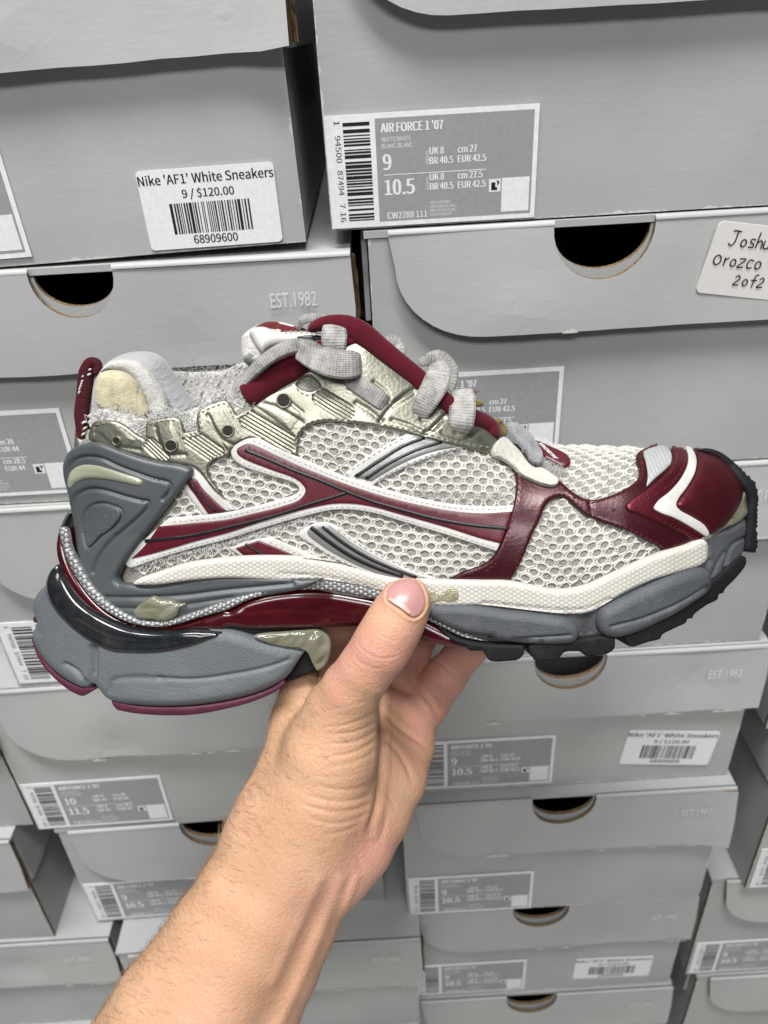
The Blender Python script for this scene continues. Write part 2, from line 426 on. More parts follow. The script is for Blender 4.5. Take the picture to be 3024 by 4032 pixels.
    if price: price_sticker(o, *price)
    return o

Y0 = .40; K = Y0/.385; PR0 = (.1825, .002, .066, .0368, .010)
def bxp(x, zt, y, zb): return x, zt, y, zt-zb
# left column, top to bottom
S = lambda v: v*K
make_box(S(-.280), S(.048), Y0, S(.138), 'shoe box at upper left with a white price sticker and torn lid corner', roll=math.radians(-1.3), big='9', lx=S(.014), price=PR0, hole=False, est=False, seed=1, torn=.004)
make_box(S(-.263), S(-.089), Y0, S(.131), 'shoe box directly under the price-stickered one at upper left, thumb hole open', big='10', lx=-.012, seed=2, flap=.054, yaw=-.01, holex=.123, hr=.0215, lz=.006, torn=.001)
make_box(S(-.252), S(-.221), Y0-.002, S(.141), 'shoe box behind the heel of the sneaker, barcode end of its label showing', big='10', seed=3, flap=.068, lz=.005)
make_box(S(-.284), S(-.363), Y0, S(.151), 'shoe box below the heel of the sneaker, labelled size 10', big='10', seed=4, flap=.07, yaw=.012, holex=.150, lz=.002)
make_box(S(-.270), S(-.515), Y0, S(.128), 'shoe box behind the forearm with its size 9 label peeling at the corner', big='9', seed=5, flap=.066, yaw=.02, holex=.125)
make_box(S(-.245), S(-.643), Y0-.029, S(.148), 'shoe box at the bottom on both sides of the forearm, lid pulled forward', seed=6, flap=.066, torn=.001)
make_box(S(-.25), S(-.792), Y0-.032, S(.146), 'lowest shoe box of the left stack, cut off by the bottom edge', seed=7, est=False)
# right column
make_box(S(-.017), S(.062), Y0, S(.142), 'shoe box at upper right with a large sharp size 9 label', big='9', lx=.0005, seed=11, lwid=.1005, lz=.001, est=False, hole=False)
make_box(S(.0), S(-.081), Y0-.001, S(.138), 'shoe box with a handwritten name sticker on its lid', big='9', lx=-.004, seed=12, flap=.055, holex=.118, est=False, lz=.012)
make_box(S(-.003), S(-.220), Y0, S(.140), 'shoe box behind the toe of the sneaker', seed=13, flap=.052)
make_box(S(.0), S(-.361), Y0, S(.135), 'shoe box right of the fingers with size label and price sticker', big='9', lx=.012, seed=14, price=(.1715, .0215, .0708, .0375, .10), flap=.057, holex=.124, yaw=-.004, lz=.004, torn=.001)
make_box(S(-.0), S(-.497), Y0-.009, S(.149), 'shoe box with crumpled lid corner, second below the sneaker toe', big='9', seed=15, flap=.062, holex=.128, torn=.005, lz=.002)
make_box(S(-.002), S(-.647), Y0-.004, S(.146), 'shoe box near the bottom with a blurred price sticker', big='9', seed=16, price=(.161, .0178, .076, .036, .03), flap=.06, lx=.006, torn=.001)
make_box(S(-.003), S(-.794), Y0-.006, S(.146), 'lowest shoe box of the right-hand stack, only its lid in view', seed=17, torn=.001)
# far left stack and far right stack
make_box(-.557, -.380, Y0, .147, 'shoe box sliver at the left edge beside the size 10 box', seed=21, est=False)
make_box(-.576, -.528, Y0-.010, .142, 'shoe box at lower left showing the right side of its lid', seed=22, est=False, flap=.060)
make_box(-.531, -.670, Y0-.012, .145, 'shoe box at bottom left corner printed with a founding year', seed=23, flap=.062)
make_box(-.52, -.816, Y0-.03, .146, 'lowest shoe box in the bottom left corner, thumb hole at the frame edge', seed=24, est=False, holex=.15)
make_box(S(.272), S(-.300), Y0+.002, S(.150), 'shoe box at the right edge with only its barcode strip in view', big='9', seed=31, est=False)
make_box(S(.283), S(-.451), Y0-.018, S(.172), 'shoe box at the right edge with size 9 label, upper lid in view', big='9', seed=32, flap=.075, est=False)
make_box(S(.262), S(-.625), Y0-.005, S(.155), 'shoe box at lower right edge with a pale bluish label', big='9', seed=33, est=False)
make_box(S(.275), S(-.782), Y0-.006, S(.148), 'lowest shoe box in the bottom right corner', seed=34, est=False)
# a box seen only as a lip along the top edge, then an unseen one
make_box(S(.02), S(.202), Y0-.004, S(.139), 'shoe box above the large size label, only its lid edge in view', seed=41, est=False, hole=False, flap=.130)
make_box(S(-.285), S(.188), Y0, S(.139), 'unseen shoe box added above the upper left one to darken the gap', seed=43, est=False, hole=False)  # out of frame, added to keep light out of the gap between stacks
# handwritten sticker
def name_sticker():
    b = None
    for o in COL.objects:
        if o.get('label', '').startswith('shoe box with a handwritten'): b = o
    me = slab(round_rect(0, 0, .066, .036, .003), -.0002, .0004, [M_CREAM, M_CREAM], 'name_sticker')
    s = link_mesh('name_sticker', me, b); s.location = (S(.161), -.0068, S(.1012)); s.rotation_euler = (.06, .16, 0)
    f = Flat(); m = .001; y = -.0006; wd = .0007
    def st(ox, oz, sc, pts): f.stroke([((ox+p[0]*sc)*.95-.003, (oz+p[1]*sc)*1.0+.0015) for p in pts], wd, y)
    c = .0052; z1 = .0235; z2 = .0135; z3 = .0045; x = .012
    o_ = [(.35, 1), (.05, .75), (.05, .3), (.4, 0), (.75, .3), (.7, .8), (.35, 1)]
    st(x, z1, c, [(0, 1.35), (.4, 1.4), (.9, 1.35)]); st(x, z1, c, [(.55, 1.35), (.5, .3), (.25, 0), (-.1, .2)])
    st(x+.0062, z1, c*.7, o_); st(x+.0105, z1, c*.8, [(.75, .95), (.25, 1), (.15, .65), (.65, .4), (.6, .05), (.05, .05)])
    st(x+.0145, z1, c, [(.05, 1.5), (.05, 0)]); st(x+.0145, z1, c, [(.05, .5), (.4, .75), (.6, .5), (.6, 0)])
    st(x+.0185, z1, c*.8, [(.05, 1), (.1, .2), (.5, .05), (.75, .4), (.75, 1), (.75, .1)])
    st(x+.0235, z1, c*.8, [(.7, .9), (.2, .95), (.1, .3), (.4, .1), (.75, .6), (.8, 1), (.8, 0)])
    x = .007
    st(x, z2, c*.95, o_); st(x+.0055, z2, c*.8, [(.1, 1), (.15, 0), (.15, .6), (.6, 1)]); st(x+.0095, z2, c*.7, o_)
    st(x+.0138, z2, c*.8, [(0, 1), (.8, 1), (0, 0), (.8, .05)]); st(x+.0185, z2, c*.8, [(.8, .9), (.3, 1), (.05, .5), (.3, 0), (.8, .1)]); st(x+.0232, z2, c*.75, o_)
    x = .022
    st(x, z3, c*.9, [(.05, .8), (.35, 1.05), (.6, .75), (0, 0), (.7, .05)]); st(x+.005, z3, c*.65, o_)
    st(x+.009, z3, c, [(.7, 1.2), (.4, 1.1), (.35, .2), (.3, -.1)]); st(x+.009, z3, c, [(.05, .6), (.7, .65)])
    st(x+.0135, z3, c*.9, [(.05, .8), (.35, 1.05), (.6, .75), (0, 0), (.7, .05)])
    link_mesh('handwriting', f.mesh('handwriting', M_INK), s)['kind'] = 'stuff'
name_sticker()
# floor under the stacks
def floor():
    n = N('floor_tile'); m = n.set(n.ramp(n.noise(6, 5, .6), [(.3, (.30, .29, .28, 1)), (.7, (.40, .39, .37, 1))]), .5)
    zf = CAMZ-.98
    V = [(-1.6, -1.6, zf), (1.6, -1.6, zf), (1.6, 1.2, zf), (-1.6, 1.2, zf)]
    tag(meshobj('floor', V, [(0, 1, 2, 3)], m, smooth=False), kind='structure')
floor()
def added_back_wall():  # added behind the boxes to block light and darken the gaps
    n = N('added_wall_grey'); m = n.set((.16, .16, .16, 1), .8)
    y = Y0+.42; tag(meshobj('added_back_wall', [(-1.6, y, CAMZ-.98), (1.6, y, CAMZ-.98), (1.6, y, CAMZ+.4), (-1.6, y, CAMZ+.4)], [(0, 1, 2, 3)], m, smooth=False), kind='structure')
added_back_wall()
# ================================================================ the sneaker
# u,v below are positions on the shoe's side, 0.2 mm a unit; t is the distance out from its middle plane
D0 = .368; TILT = .20; PX = D0/1659
def tilt(v): return TILT*(1106-v)*PX
def P3(u, v, t):
    u, v, t = np.broadcast_arrays(np.asarray(u, float), np.asarray(v, float), np.asarray(t, float))
    d = D0-t-tilt(v)
    return CPOS + d[..., None]*(FWD + ((u-829.5)/1659)[..., None]*RGT - ((v-1106)/1659)[..., None]*UPV)
def zconv(x0, y0, s):
    return lambda *p: [(x0+a*s, y0+b*s) for a, b in p]
Z1 = zconv(54.86, 658.3, .36375); Z2 = zconv(493.7, 658.3, .36375); Z3 = zconv(1042.3, 822.9, .36375); Z4 = zconv(54.86, 1097.2, .4299)
Z5 = zconv(493.7, 1206.9, .36375); ZA = zconv(504.7, 669.3, .19841); ZB = zconv(768.0, 740.6, .19841); ZC = zconv(1042.3, 905.2, .16534)
ZE = zconv(713.2, 1234.4, .23148); ZF = zconv(82.3, 932.6, .19841)
def tab(pts):
    a = np.array(pts, float)
    xs = np.arange(a[0, 0], a[-1, 0]+1, 4.0); ys = np.interp(xs, a[:, 0], a[:, 1])
    k = np.hanning(13); k /= k.sum(); yp = np.concatenate([np.full(6, ys[0]), ys, np.full(6, ys[-1])]); ys = np.convolve(yp, k, 'valid')
    return lambda u: np.interp(u, xs, ys)
U_TOP = tab([(60, 880), (200, 880), (420, 890), (540, 850), (640, 770), (730, 700), (790, 715), (900, 800), (1000, 880), (1080, 945), (1150, 958), (1250, 962), (1380, 966), (1430, 974), (1490, 986), (1540, 1004), (1600, 1055), (1640, 1090)])
U_BOT = tab([(60, 1290), (250, 1290), (330, 1245), (450, 1210), (600, 1215), (740, 1240), (900, 1258), (1100, 1260), (1200, 1272), (1300, 1245), (1420, 1198), (1500, 1170), (1560, 1140), (1640, 1120)])
U_H = tab([(60, .004), (130, .006), (150, .016), (175, .0225), (220, .028), (290, .032), (380, .0345), (600, .036), (800, .038), (1000, .043), (1200, .0475), (1350, .0465), (1430, .0425), (1500, .035), (1550, .0265), (1585, .0185), (1610, .010), (1640, .004)])
U_G0 = tab([(60, .88), (420, .86), (560, .72), (700, .48), (800, .42), (950, .34), (1050, .22), (1120, .04), (1200, 0), (1640, 0)])
U_A = tab([(60, .9), (560, .85), (900, .7), (1080, .55), (1200, .5), (1640, .5)])
def UP(u, v):
    u = np.asarray(u, float); v = np.asarray(v, float)
    k = np.clip((v-U_TOP(u))/(U_BOT(u)-U_TOP(u)), .0015, 1); g0 = U_G0(u)
    return U_H(u)*(g0+(1-g0)*(1-(1-k)**2)**U_A(u))
S_H = tab([(50, .002), (76, .004), (90, .014), (110, .021), (150, .028), (220, .0355), (300, .040), (400, .0425), (520, .042), (640, .039), (720, .036), (800, .037), (900, .041), (1000, .046), (1200, .0515), (1340, .050), (1430, .0455), (1500, .0385), (1550, .030), (1590, .020), (1612, .0105), (1640, .003)])
def SO(u, v): return S_H(np.asarray(u, float))+0*np.asarray(v, float)
def blend(fa, fb, k): return lambda u, v: fa(u, v)*(1-k)+fb(u, v)*k

SHOE = empty('sneaker', tuple(P3(520, 1530, 0)))
tag(SHOE, 'worn burgundy, silver and white chunky running sneaker held up by a hand', 'sneaker')
SORG = np.array(SHOE.location)
def place(field, u, v, h):
    e = .8; p = P3(u, v, field(u, v))
    a = P3(u+e, v, field(u+e, v))-P3(u-e, v, field(u-e, v)); b = P3(u, v+e, field(u, v+e))-P3(u, v-e, field(u, v-e))
    n = np.cross(b, a); n /= np.maximum(np.linalg.norm(n, axis=-1), 1e-12)[..., None]
    view = CPOS-p; s = np.sign((n*view).sum(-1)); s[s == 0] = 1; n *= s[..., None]
    return p+n*np.asarray(h)[..., None]
def build_panel(pts, field, th=.001, bw=6, lift=0.0, sp=7, holes=(), relief=(), fn=None, step=4, skirt=.0014, flat=False, through=None, inflate=0.0, edge=None):
    poly = catmull(pts, True, step) if not flat else np.array(pts, float)
    hs = [catmull(h, True, step) for h in holes]
    allb = [poly]+hs
    mn, mx = poly.min(0), poly.max(0); ii = []
    ys = np.arange(mn[1], mx[1], sp*.87)
    for j, y in enumerate(ys):
        xs = np.arange(mn[0]+(sp/2 if j % 2 else 0), mx[0], sp); ii.append(np.stack([xs, np.full(len(xs), y)], 1))
    pts_i = np.concatenate(ii) if ii else np.zeros((0, 2))
    def dist(q):
        d = np.full(len(q), 1e9)
        for lp in allb: d = np.minimum(d, dist_to(q, lp, True))
        return d
    def ok(q):
        k = inside(q, poly)
        for h in hs: k &= ~inside(q, h)
        return k
    pts_i = pts_i[ok(pts_i)]; d = dist(pts_i); pts_i = pts_i[d > bw+sp*.45]
    rings = []
    for lp in allb:
        tn = np.roll(lp, -1, 0)-np.roll(lp, 1, 0); tn /= np.maximum(np.linalg.norm(tn, axis=1), 1e-9)[:, None]
        nn = np.stack([-tn[:, 1], tn[:, 0]], 1)
        for q in (.12, .4, 1.0):
            for s in (1, -1):
                c = lp+nn*s*bw*q; c = c[ok(c)]
                if len(c): c = c[dist(c) > bw*q*.93]
                if len(c): rings.append(c)
    inter = np.concatenate([pts_i]+rings) if rings else pts_i
    if len(inter):                                             # drop near-duplicates
        key = np.unique(np.round(inter/.7).astype(int), axis=0, return_index=True)[1]; inter = inter[key]
    V, F = triangulate(poly, hs, inter)
    d = dist(V); k = np.clip(d/bw, 0, 1); prof = np.sqrt(np.maximum(1-(1-k)**2, 0))
    h = lift+th*prof
    if inflate: h = h+inflate*np.sqrt(np.maximum(1-(1-np.clip(d/max(d.max(), 1e-6), 0, 1))**2, 0))
    for line, wd, amp in relief:
        L = catmull(line, False, 5); dd = dist_to(V, L, False); h = h+amp*np.exp(-(dd/wd)**2)*k
    if fn is not None: h = h+fn(V[:, 0], V[:, 1])*k
    X = place(field, V[:, 0], V[:, 1], h)
    FF = [tuple(f) for f in F]
    E = {}
    for f in F:
        for a, b in ((f[0], f[1]), (f[1], f[2]), (f[2], f[0])): E[(a, b)] = 1
    bd = [(a, b) for (a, b) in E if (b, a) not in E]
    bi = sorted({a for a, b in bd}); idx = {a: len(V)+i for i, a in enumerate(bi)}
    if through is None:
        X2 = place(field, V[bi, 0], V[bi, 1], np.full(len(bi), lift-skirt))
    else:                                                       # carry the edge straight through to the far side
        X2 = X[bi]+FWD*np.atleast_1d(through(V[bi, 0], V[bi, 1]))[:, None]
    XX = np.concatenate([X, X2]); FF += [(b, a, idx[a], idx[b]) for a, b in bd]
    if through is not None: FF += [tuple(idx.get(i, -1) for i in f)[::-1] for f in F if all(i in idx for i in f)]
    return XX-SORG, FF, V
def panel(name, pts, field, mat, parent=SHOE, label=None, smooth=True, **kw):
    X, FF, V = build_panel(pts, field, **kw)
    o = meshobj(name, X, [f[::-1] for f in FF], mat, None, smooth)
    me = o.data
    at = me.attributes.new('uvp', 'FLOAT_VECTOR', 'POINT')
    n = len(V); a = np.zeros((len(me.vertices), 3)); a[:n, :2] = V; 
    at.data.foreach_set('vector', a.ravel())
    o.parent = parent
    if parent is not SHOE: o.matrix_parent_inverse = Matrix()
    if label: o['label'] = label
    return o
def sweep(name, path, widths, thick, mat, parent=SHOE, nseg=12, face=None, closed=False, wob=0, step=5, flatness=1.0):
    """flat or round cord along path of (u,v,t); widths across (units), thick in metres; face = list of twist angles"""
    Q = catmull(path, False, step); n = len(Q)
    C = P3(Q[:, 0], Q[:, 1], Q[:, 2])-SORG
    src = np.array(path, float); cum = np.concatenate([[0], np.cumsum(np.linalg.norm(np.diff(src[:, :2], axis=0), axis=1))]); 
    qc = np.concatenate([[0], np.cumsum(np.linalg.norm(np.diff(Q[:, :2], axis=0), axis=1))]); qc = qc/qc[-1]*cum[-1]
    W = np.interp(qc, cum, np.broadcast_to(np.array(widths, float), (len(src),)))*PX
    A = np.interp(qc, cum, np.array(face, float)) if face is not None else np.zeros(n)
    if flatness < 1:                                           # flat woven strap: two broad faces, thin selvedges
        xs_ = np.linspace(-.94, .94, 10); sec = [(x, .82+.18*(1-x*x)) for x in xs_]+[(1, .3), (1, -.3)]+[(x, -.82-.18*(1-x*x)) for x in xs_[::-1]]+[(-1, -.3), (-1, .3)]
    else: sec = [(math.cos(2*math.pi*j/nseg), math.sin(2*math.pi*j/nseg)) for j in range(nseg)]
    nseg = len(sec)
    T = np.gradient(C, axis=0); T /= np.linalg.norm(T, axis=1)[:, None]
    V = []; F = []
    for i in range(n):
        view = CPOS-SORG-C[i]; view /= np.linalg.norm(view)
        s = np.cross(T[i], view); s /= np.linalg.norm(s); nn = np.cross(s, T[i])
        ca, sa = math.cos(A[i]), math.sin(A[i]); s, nn = s*ca+nn*sa, nn*ca-s*sa
        endk = min(1, min(i, n-1-i)/2.5); endk = math.sqrt(max(0, 1-(1-endk)**2))*.85+.15 if not closed else 1
        for j in range(nseg):
            cx, cy = sec[j]
            V.append(C[i]+s*cx*W[i]/2*endk+nn*cy*thick/2*(endk if endk < 1 else 1)*(1+wob*math.sin(i*1.9+j)))
    for i in range(n-1):
        for j in range(nseg):
            k = (j+1) % nseg; F.append((i*nseg+j, i*nseg+k, (i+1)*nseg+k, (i+1)*nseg+j))
    F.append(tuple(range(nseg))[::-1]); F.append(tuple((n-1)*nseg+j for j in range(nseg)))
    o = meshobj(name, V, F, mat, None); o.parent = parent
    at = o.data.attributes.new('uvp', 'FLOAT_VECTOR', 'POINT')
    a = np.zeros((len(V), 3)); a[:, 0] = np.repeat(qc, nseg); a[:, 1] = np.tile([q[0] for q in sec], n)
    at.data.foreach_set('vector', a.ravel())
    return o
def ribbon_line(name, line, width, field, mat, parent, lift, th=.0004, taper=True, sp=6):
    L = catmull(line, False, 5); d = np.gradient(L, axis=0); d /= np.linalg.norm(d, axis=1)[:, None]; nn = np.stack([-d[:, 1], d[:, 0]], 1)
    poly = np.concatenate([L+nn*width/2, (L-nn*width/2)[::-1]])
    return panel(name, poly, field, mat, parent, th=th, bw=width*.35, lift=lift, sp=sp, flat=True, skirt=.0005)
def stitches(name, line, field, mat, parent, lift, length=9, gap=4.5, wd=3.0, hgt=.0005, closed=False):
    L = catmull(line, closed, 1.5)
    if closed: L = np.concatenate([L, L[:1]])
    s = np.concatenate([[0], np.cumsum(np.linalg.norm(np.diff(L, axis=0), axis=1))]); V = []; F = []; p = gap; 
    while p+length < s[-1]:
        q = np.linspace(p, p+length*random.uniform(.85, 1.1), 5); x = np.interp(q, s, L[:, 0]); y = np.interp(q, s, L[:, 1])
        tx, ty = x[-1]-x[0], y[-1]-y[0]; m = math.hypot(tx, ty)+1e-9; nx, ny = -ty/m, tx/m
        prof = np.array([.0, .8, 1, .8, .0]); b = len(V)
        rows = []
        for off, hh in ((-.5, 0), (0, 1), (.5, 0)):
            wk = np.array([.5, .9, 1, .9, .5])
            rows.append(place(field, x+nx*off*wd*wk, y+ny*off*wd*wk, lift+(hgt*prof*hh if hh else np.full(5, -.0002)))-SORG)
        V += list(np.concatenate(rows))
        for i in range(4):
            F += [(b+i, b+5+i, b+6+i, b+1+i), (b+5+i, b+10+i, b+11+i, b+6+i)]
        p += length+gap
    if V: o = meshobj(name, V, F, mat, None); o.parent = parent; o['kind'] = 'stuff'; return o

# ---------------------------------------------------------------- materials of the shoe
def attr(n, name='uvp', scale=(1, 1, 1), rot=0):
    a = n.new('ShaderNodeAttribute', attribute_name=name); mp = n.new('ShaderNodeMapping'); mp.inputs['Scale'].default_value = scale; mp.inputs['Rotation'].default_value = (0, 0, rot)
    n.link(a.outputs['Vector'], mp.inputs[0]); return mp.outputs[0]
def wave(n, vec, scale, dist=0, detail=0, direction='X', profile='SIN'):
    x = n.new('ShaderNodeTexWave', bands_direction=direction, wave_profile=profile); x.inputs['Scale'].default_value = scale; x.inputs['Distortion'].default_value = dist; x.inputs['Detail'].default_value = detail
    n.link(vec, x.inputs[0]); return x.outputs['Fac']
def dirt(n, base, amount, col, scale=70, lo=.5, hi=.75):
    d = n.ramp(n.noise(scale, 6, .65), [(lo, (0, 0, 0, 1)), (hi, (1, 1, 1, 1))])
    return n.mix(n.math('MULTIPLY', d, amount), base, col)
def mat_mesh():
    n = N('honeycomb_knit'); f = n.noise(1500, 3, .6)
    b = n.ramp(n.noise(60, 4, .6), [(.3, (.52, .505, .465, 1)), (.7, (.66, .645, .605, 1))])
    b = dirt(n, b, .45, (.40, .37, .32, 1), 110, .5, .7)
    return n.set(b, .85, 0, .2, n.bump(f, .6, .0006), **{'Sheen Weight': .3})
def mat_under():
    n = N('grey_mesh_lining'); v = n.voro(1150)
    c = n.ramp(v, [(.15, (.10, .097, .087, 1)), (.42, (.29, .28, .255, 1))])
    return n.set(c, .9, 0, .15, n.bump(v, .6, .0006))
def mat_leather(name, c, rough, metal, bsc=900, bs=.35, dirtc=None, coat=0.0, spec=.5):
    n = N(name); f = n.voro(bsc); g = n.noise(bsc*.5, 3, .6)
    var = n.ramp(n.noise(45, 4, .6), [(.3, tuple(x*.82 for x in c)+(1,)), (.7, tuple(min(1, x*1.12) for x in c)+(1,))])
    if dirtc: var = dirt(n, var, .35, dirtc, 120, .52, .72)
    r = n.ramp(n.noise(80, 4, .6), [(.3, (rough*.8,)*3+(1,)), (.7, (min(1, rough*1.25),)*3+(1,))])
    return n.set(var, r, metal, spec, n.bump(n.math('ADD', f, g), bs, .0004), **{'Coat Weight': coat, 'Coat Roughness': .15})
def mat_rubber(name, c, rough=.55, bsc=1300, bs=.25, pit=None, dirtc=None, spec=.4):
    n = N(name); h = n.noise(bsc, 3, .65)
    var = n.ramp(n.noise(35, 5, .6), [(.3, tuple(x*.88 for x in c)+(1,)), (.7, tuple(min(1, x*1.08) for x in c)+(1,))])
    if dirtc: var = dirt(n, var, .55, dirtc, 90, .52, .74)
    nm = n.bump(h, bs, .0005)
    return n.set(var, rough, 0, spec, nm)
M_KNIT = mat_mesh(); M_UNDER = mat_under()
M_GOLD = mat_leather('champagne_gold_leather', (.275, .272, .218), .42, .90, 700, .16)
M_BURG = mat_leather('burgundy_gloss_film', (.090, .006, .015), .34, 0, 500, .12, None, .2)
M_BLACKL = mat_rubber('black_gloss_rubber', (.010, .010, .012), .32, 600, .1)
M_WFILM = mat_leather('white_synthetic_trim', (.57, .56, .54), .48, 0, 700, .12, (.42, .40, .36, 1))
M_SILV = mat_leather('silver_gloss_film', (.25, .255, .25), .32, .3, 600, .06, None, .1)
M_PLUM = mat_leather('brushed_burgundy_leather', (.046, .005, .010), .32, .35, 700, .10, None, .12)
M_TOE = mat_leather('metallic_burgundy_leather', (.120, .015, .025), .36, .72, 1500, .16, None, .1)
M_STWHITE = mat_rubber('pale_thread', (.50, .485, .46), .7)
M_STRED = mat_rubber('burgundy_thread', (.19, .014, .028), .6)
M_STGREY = mat_rubber('grey_thread', (.30, .31, .30), .6)
M_GREY = mat_rubber('slate_grey_rubber', (.070, .079, .085), .38, 260, .05, spec=.45)
M_POD = mat_rubber('grey_foam_pod', (.083, .089, .099), .55, 1000, .75, dirtc=(.15, .15, .15, 1))
M_HEELB = mat_rubber('blue_grey_foam', (.128, .145, .157), .52, 900, .75, dirtc=(.16, .17, .17, 1))
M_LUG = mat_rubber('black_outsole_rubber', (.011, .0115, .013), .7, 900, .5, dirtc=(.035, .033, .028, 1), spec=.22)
M_OUTB = mat_rubber('burgundy_outsole_rubber', (.080, .016, .037), .5, 700, .15)
def hexbump(n, per):
    a = n.new('ShaderNodeAttribute', attribute_name='uvp').outputs['Vector']; tot = None; k = 2*math.pi/per*1.1547
    for ang in (0, 120, 240):
        d = n.new('ShaderNodeVectorMath', operation='DOT_PRODUCT'); d.inputs[1].default_value = (k*math.cos(math.radians(ang)), k*math.sin(math.radians(ang)), 0)
        n.link(a, d.inputs[0]); c = n.math('COSINE', d.outputs['Value']); tot = c if tot is None else n.math('ADD', tot, c)
    return n.math('MULTIPLY', n.math('ADD', tot, 1.5), .222)
def mat_hexrubber(name, c, cd, size, rough, bs, dirtc=None, metal=0):
    n = N(name); v = hexbump(n, size)
    col = n.ramp(v, [(.05, cd+(1,)), (.35, c+(1,))])
    if dirtc: col = dirt(n, col, .5, dirtc, 40, .5, .75)
    return n.set(col, rough, metal, .4, n.bump(n.math('MINIMUM', v, .55), bs, .0012))
M_RAND = mat_hexrubber('cream_textured_rubber', (.62, .60, .55), (.50, .48, .43), 9.5, .55, .30, (.56, .52, .44, 1))
M_SILVTEX = mat_hexrubber('silver_textured_strip', (.42, .43, .43), (.17, .175, .18), 11, .36, .7, None, .35)
def mat_gel():
    n = N('clear_burgundy_plastic'); s = n.noise(30, 4, .6, sc=(1, 1, 4))
    c = n.ramp(s, [(.3, (.030, .0015, .004, 1)), (.75, (.095, .005, .010, 1))])
    return n.set(c, .20, 0, .5, None, **{'Coat Weight': .3, 'Coat Roughness': .08, 'Transmission Weight': .1})
M_GEL = mat_gel()
M_GLOSSB = mat_rubber('glossy_black_plastic', (.012, .014, .017), .16, 300, .04, dirtc=(.05, .045, .035, 1), spec=.6)
def mat_glue():
    n = N('yellowed_clear_glue'); h = n.noise(160, 4, .6)
    c = n.ramp(n.noise(90, 3, .5), [(.3, (.60, .59, .38, 1)), (.7, (.80, .79, .60, 1))])
    return n.set(c, .07, 0, .5, n.bump(h, .35, .0010), **{'Transmission Weight': .76, 'Subsurface Weight': .0, 'Subsurface Radius': (.004, .004, .003), 'Coat Weight': .5, 'IOR': 1.36})
M_GLUE = mat_glue()
def mat_insert():
    n = N('yellowed_gel_insert')
    c = n.ramp(n.noise(40, 2, .5), [(.3, (.25, .265, .19, 1)), (.7, (.38, .40, .31, 1))])
    return n.set(c, .22, 0, .5, None, **{'Subsurface Weight': .4, 'Subsurface Radius': (.004, .004, .003), 'Coat Weight': .4})
M_INSERT = mat_insert()
def mat_lace():
    n = N('grey_woven_lace'); v = attr(n)
    w1 = wave(n, v, .052, 1.0, 2, 'X'); f = n.noise(1400, 3, .6)
    st = n.noise(150, 4, .7)
    c = n.ramp(n.math('ADD', n.math('MULTIPLY', w1, .10), n.math('MULTIPLY', st, .90)), [(.32, (.16, .157, .15, 1)), (.5, (.34, .33, .315, 1)), (.66, (.46, .445, .425, 1))])
    w2 = wave(n, attr(n, scale=(1, 60, 1)), .035, .5, 1, 'Y'); sv = n.new('ShaderNodeSeparateXYZ'); n.link(v, sv.inputs[0])
    edge = n.ramp(n.math('ABSOLUTE', sv.outputs[1]), [(.80, (1, 1, 1, 1)), (.90, (.62, .61, .60, 1)), (.97, (.9, .9, .9, 1))])
    c = n.mix(1.0, c, edge, 'MULTIPLY')
    h = n.math('ADD', n.math('ADD', n.math('MULTIPLY', w1, .25), n.math('MULTIPLY', w2, .25)), n.math('MULTIPLY', f, .9))
    return n.set(c, .88, 0, .2, n.bump(h, .5, .0009), **{'Sheen Weight': .25})
M_LACE = mat_lace()
def mat_cloth(name, c, sc=1200, bs=.5, var=.2, sheen=.3):
    n = N(name); f = n.noise(sc, 3, .6)
    b = n.ramp(n.noise(110, 5, .65), [(.3, tuple(x*(1-var) for x in c)+(1,)), (.7, tuple(min(1, x*(1+var)) for x in c)+(1,))])
    return n.set(b, .92, 0, .15, n.bump(f, bs, .0008), **{'Sheen Weight': sheen})
M_PIPE = mat_cloth('burgundy_padded_fabric', (.080, .005, .013), 900, .25, .15, .12)
M_TWEAVE = mat_cloth('white_knit_fabric', (.50, .49, .465), 700, .8)
M_GREYLIN = mat_cloth('pale_grey_lining', (.34, .35, .355), 1000, .5, .1)
M_CREAML = mat_cloth('yellowed_heel_foam', (.46, .42, .29), 420, .7, .28)
M_MAROONK = mat_cloth('maroon_knit', (.11, .016, .018), 500, .9, .35)
M_OCHRE = mat_cloth('ochre_foam', (.17, .125, .04), 500, .9)
M_FILM = mat_cloth('grey_worn_film', (.24, .245, .25), 700, .7, .3)
M_CREAMLE = mat_leather('cream_aged_leather', (.50, .49, .43), .65, 0, 420, .9, (.42, .41, .36, 1))
M_FUZZ = mat_cloth('frayed_white_fibre', (.55, .54, .52), 900, .5)
M_FUZZG = mat_cloth('frayed_grey_fibre', (.34, .34, .34), 900, .5)
M_DARK = mat_rubber('hole_shade_and_dark_fibre', (.012, .011, .010), .8)  # near-black: painted shade in holes and the heel gap, also dark fibres
M_RIBG = mat_leather('grey_ribbed_trim', (.38, .39, .39), .4, .1, 900, .1)

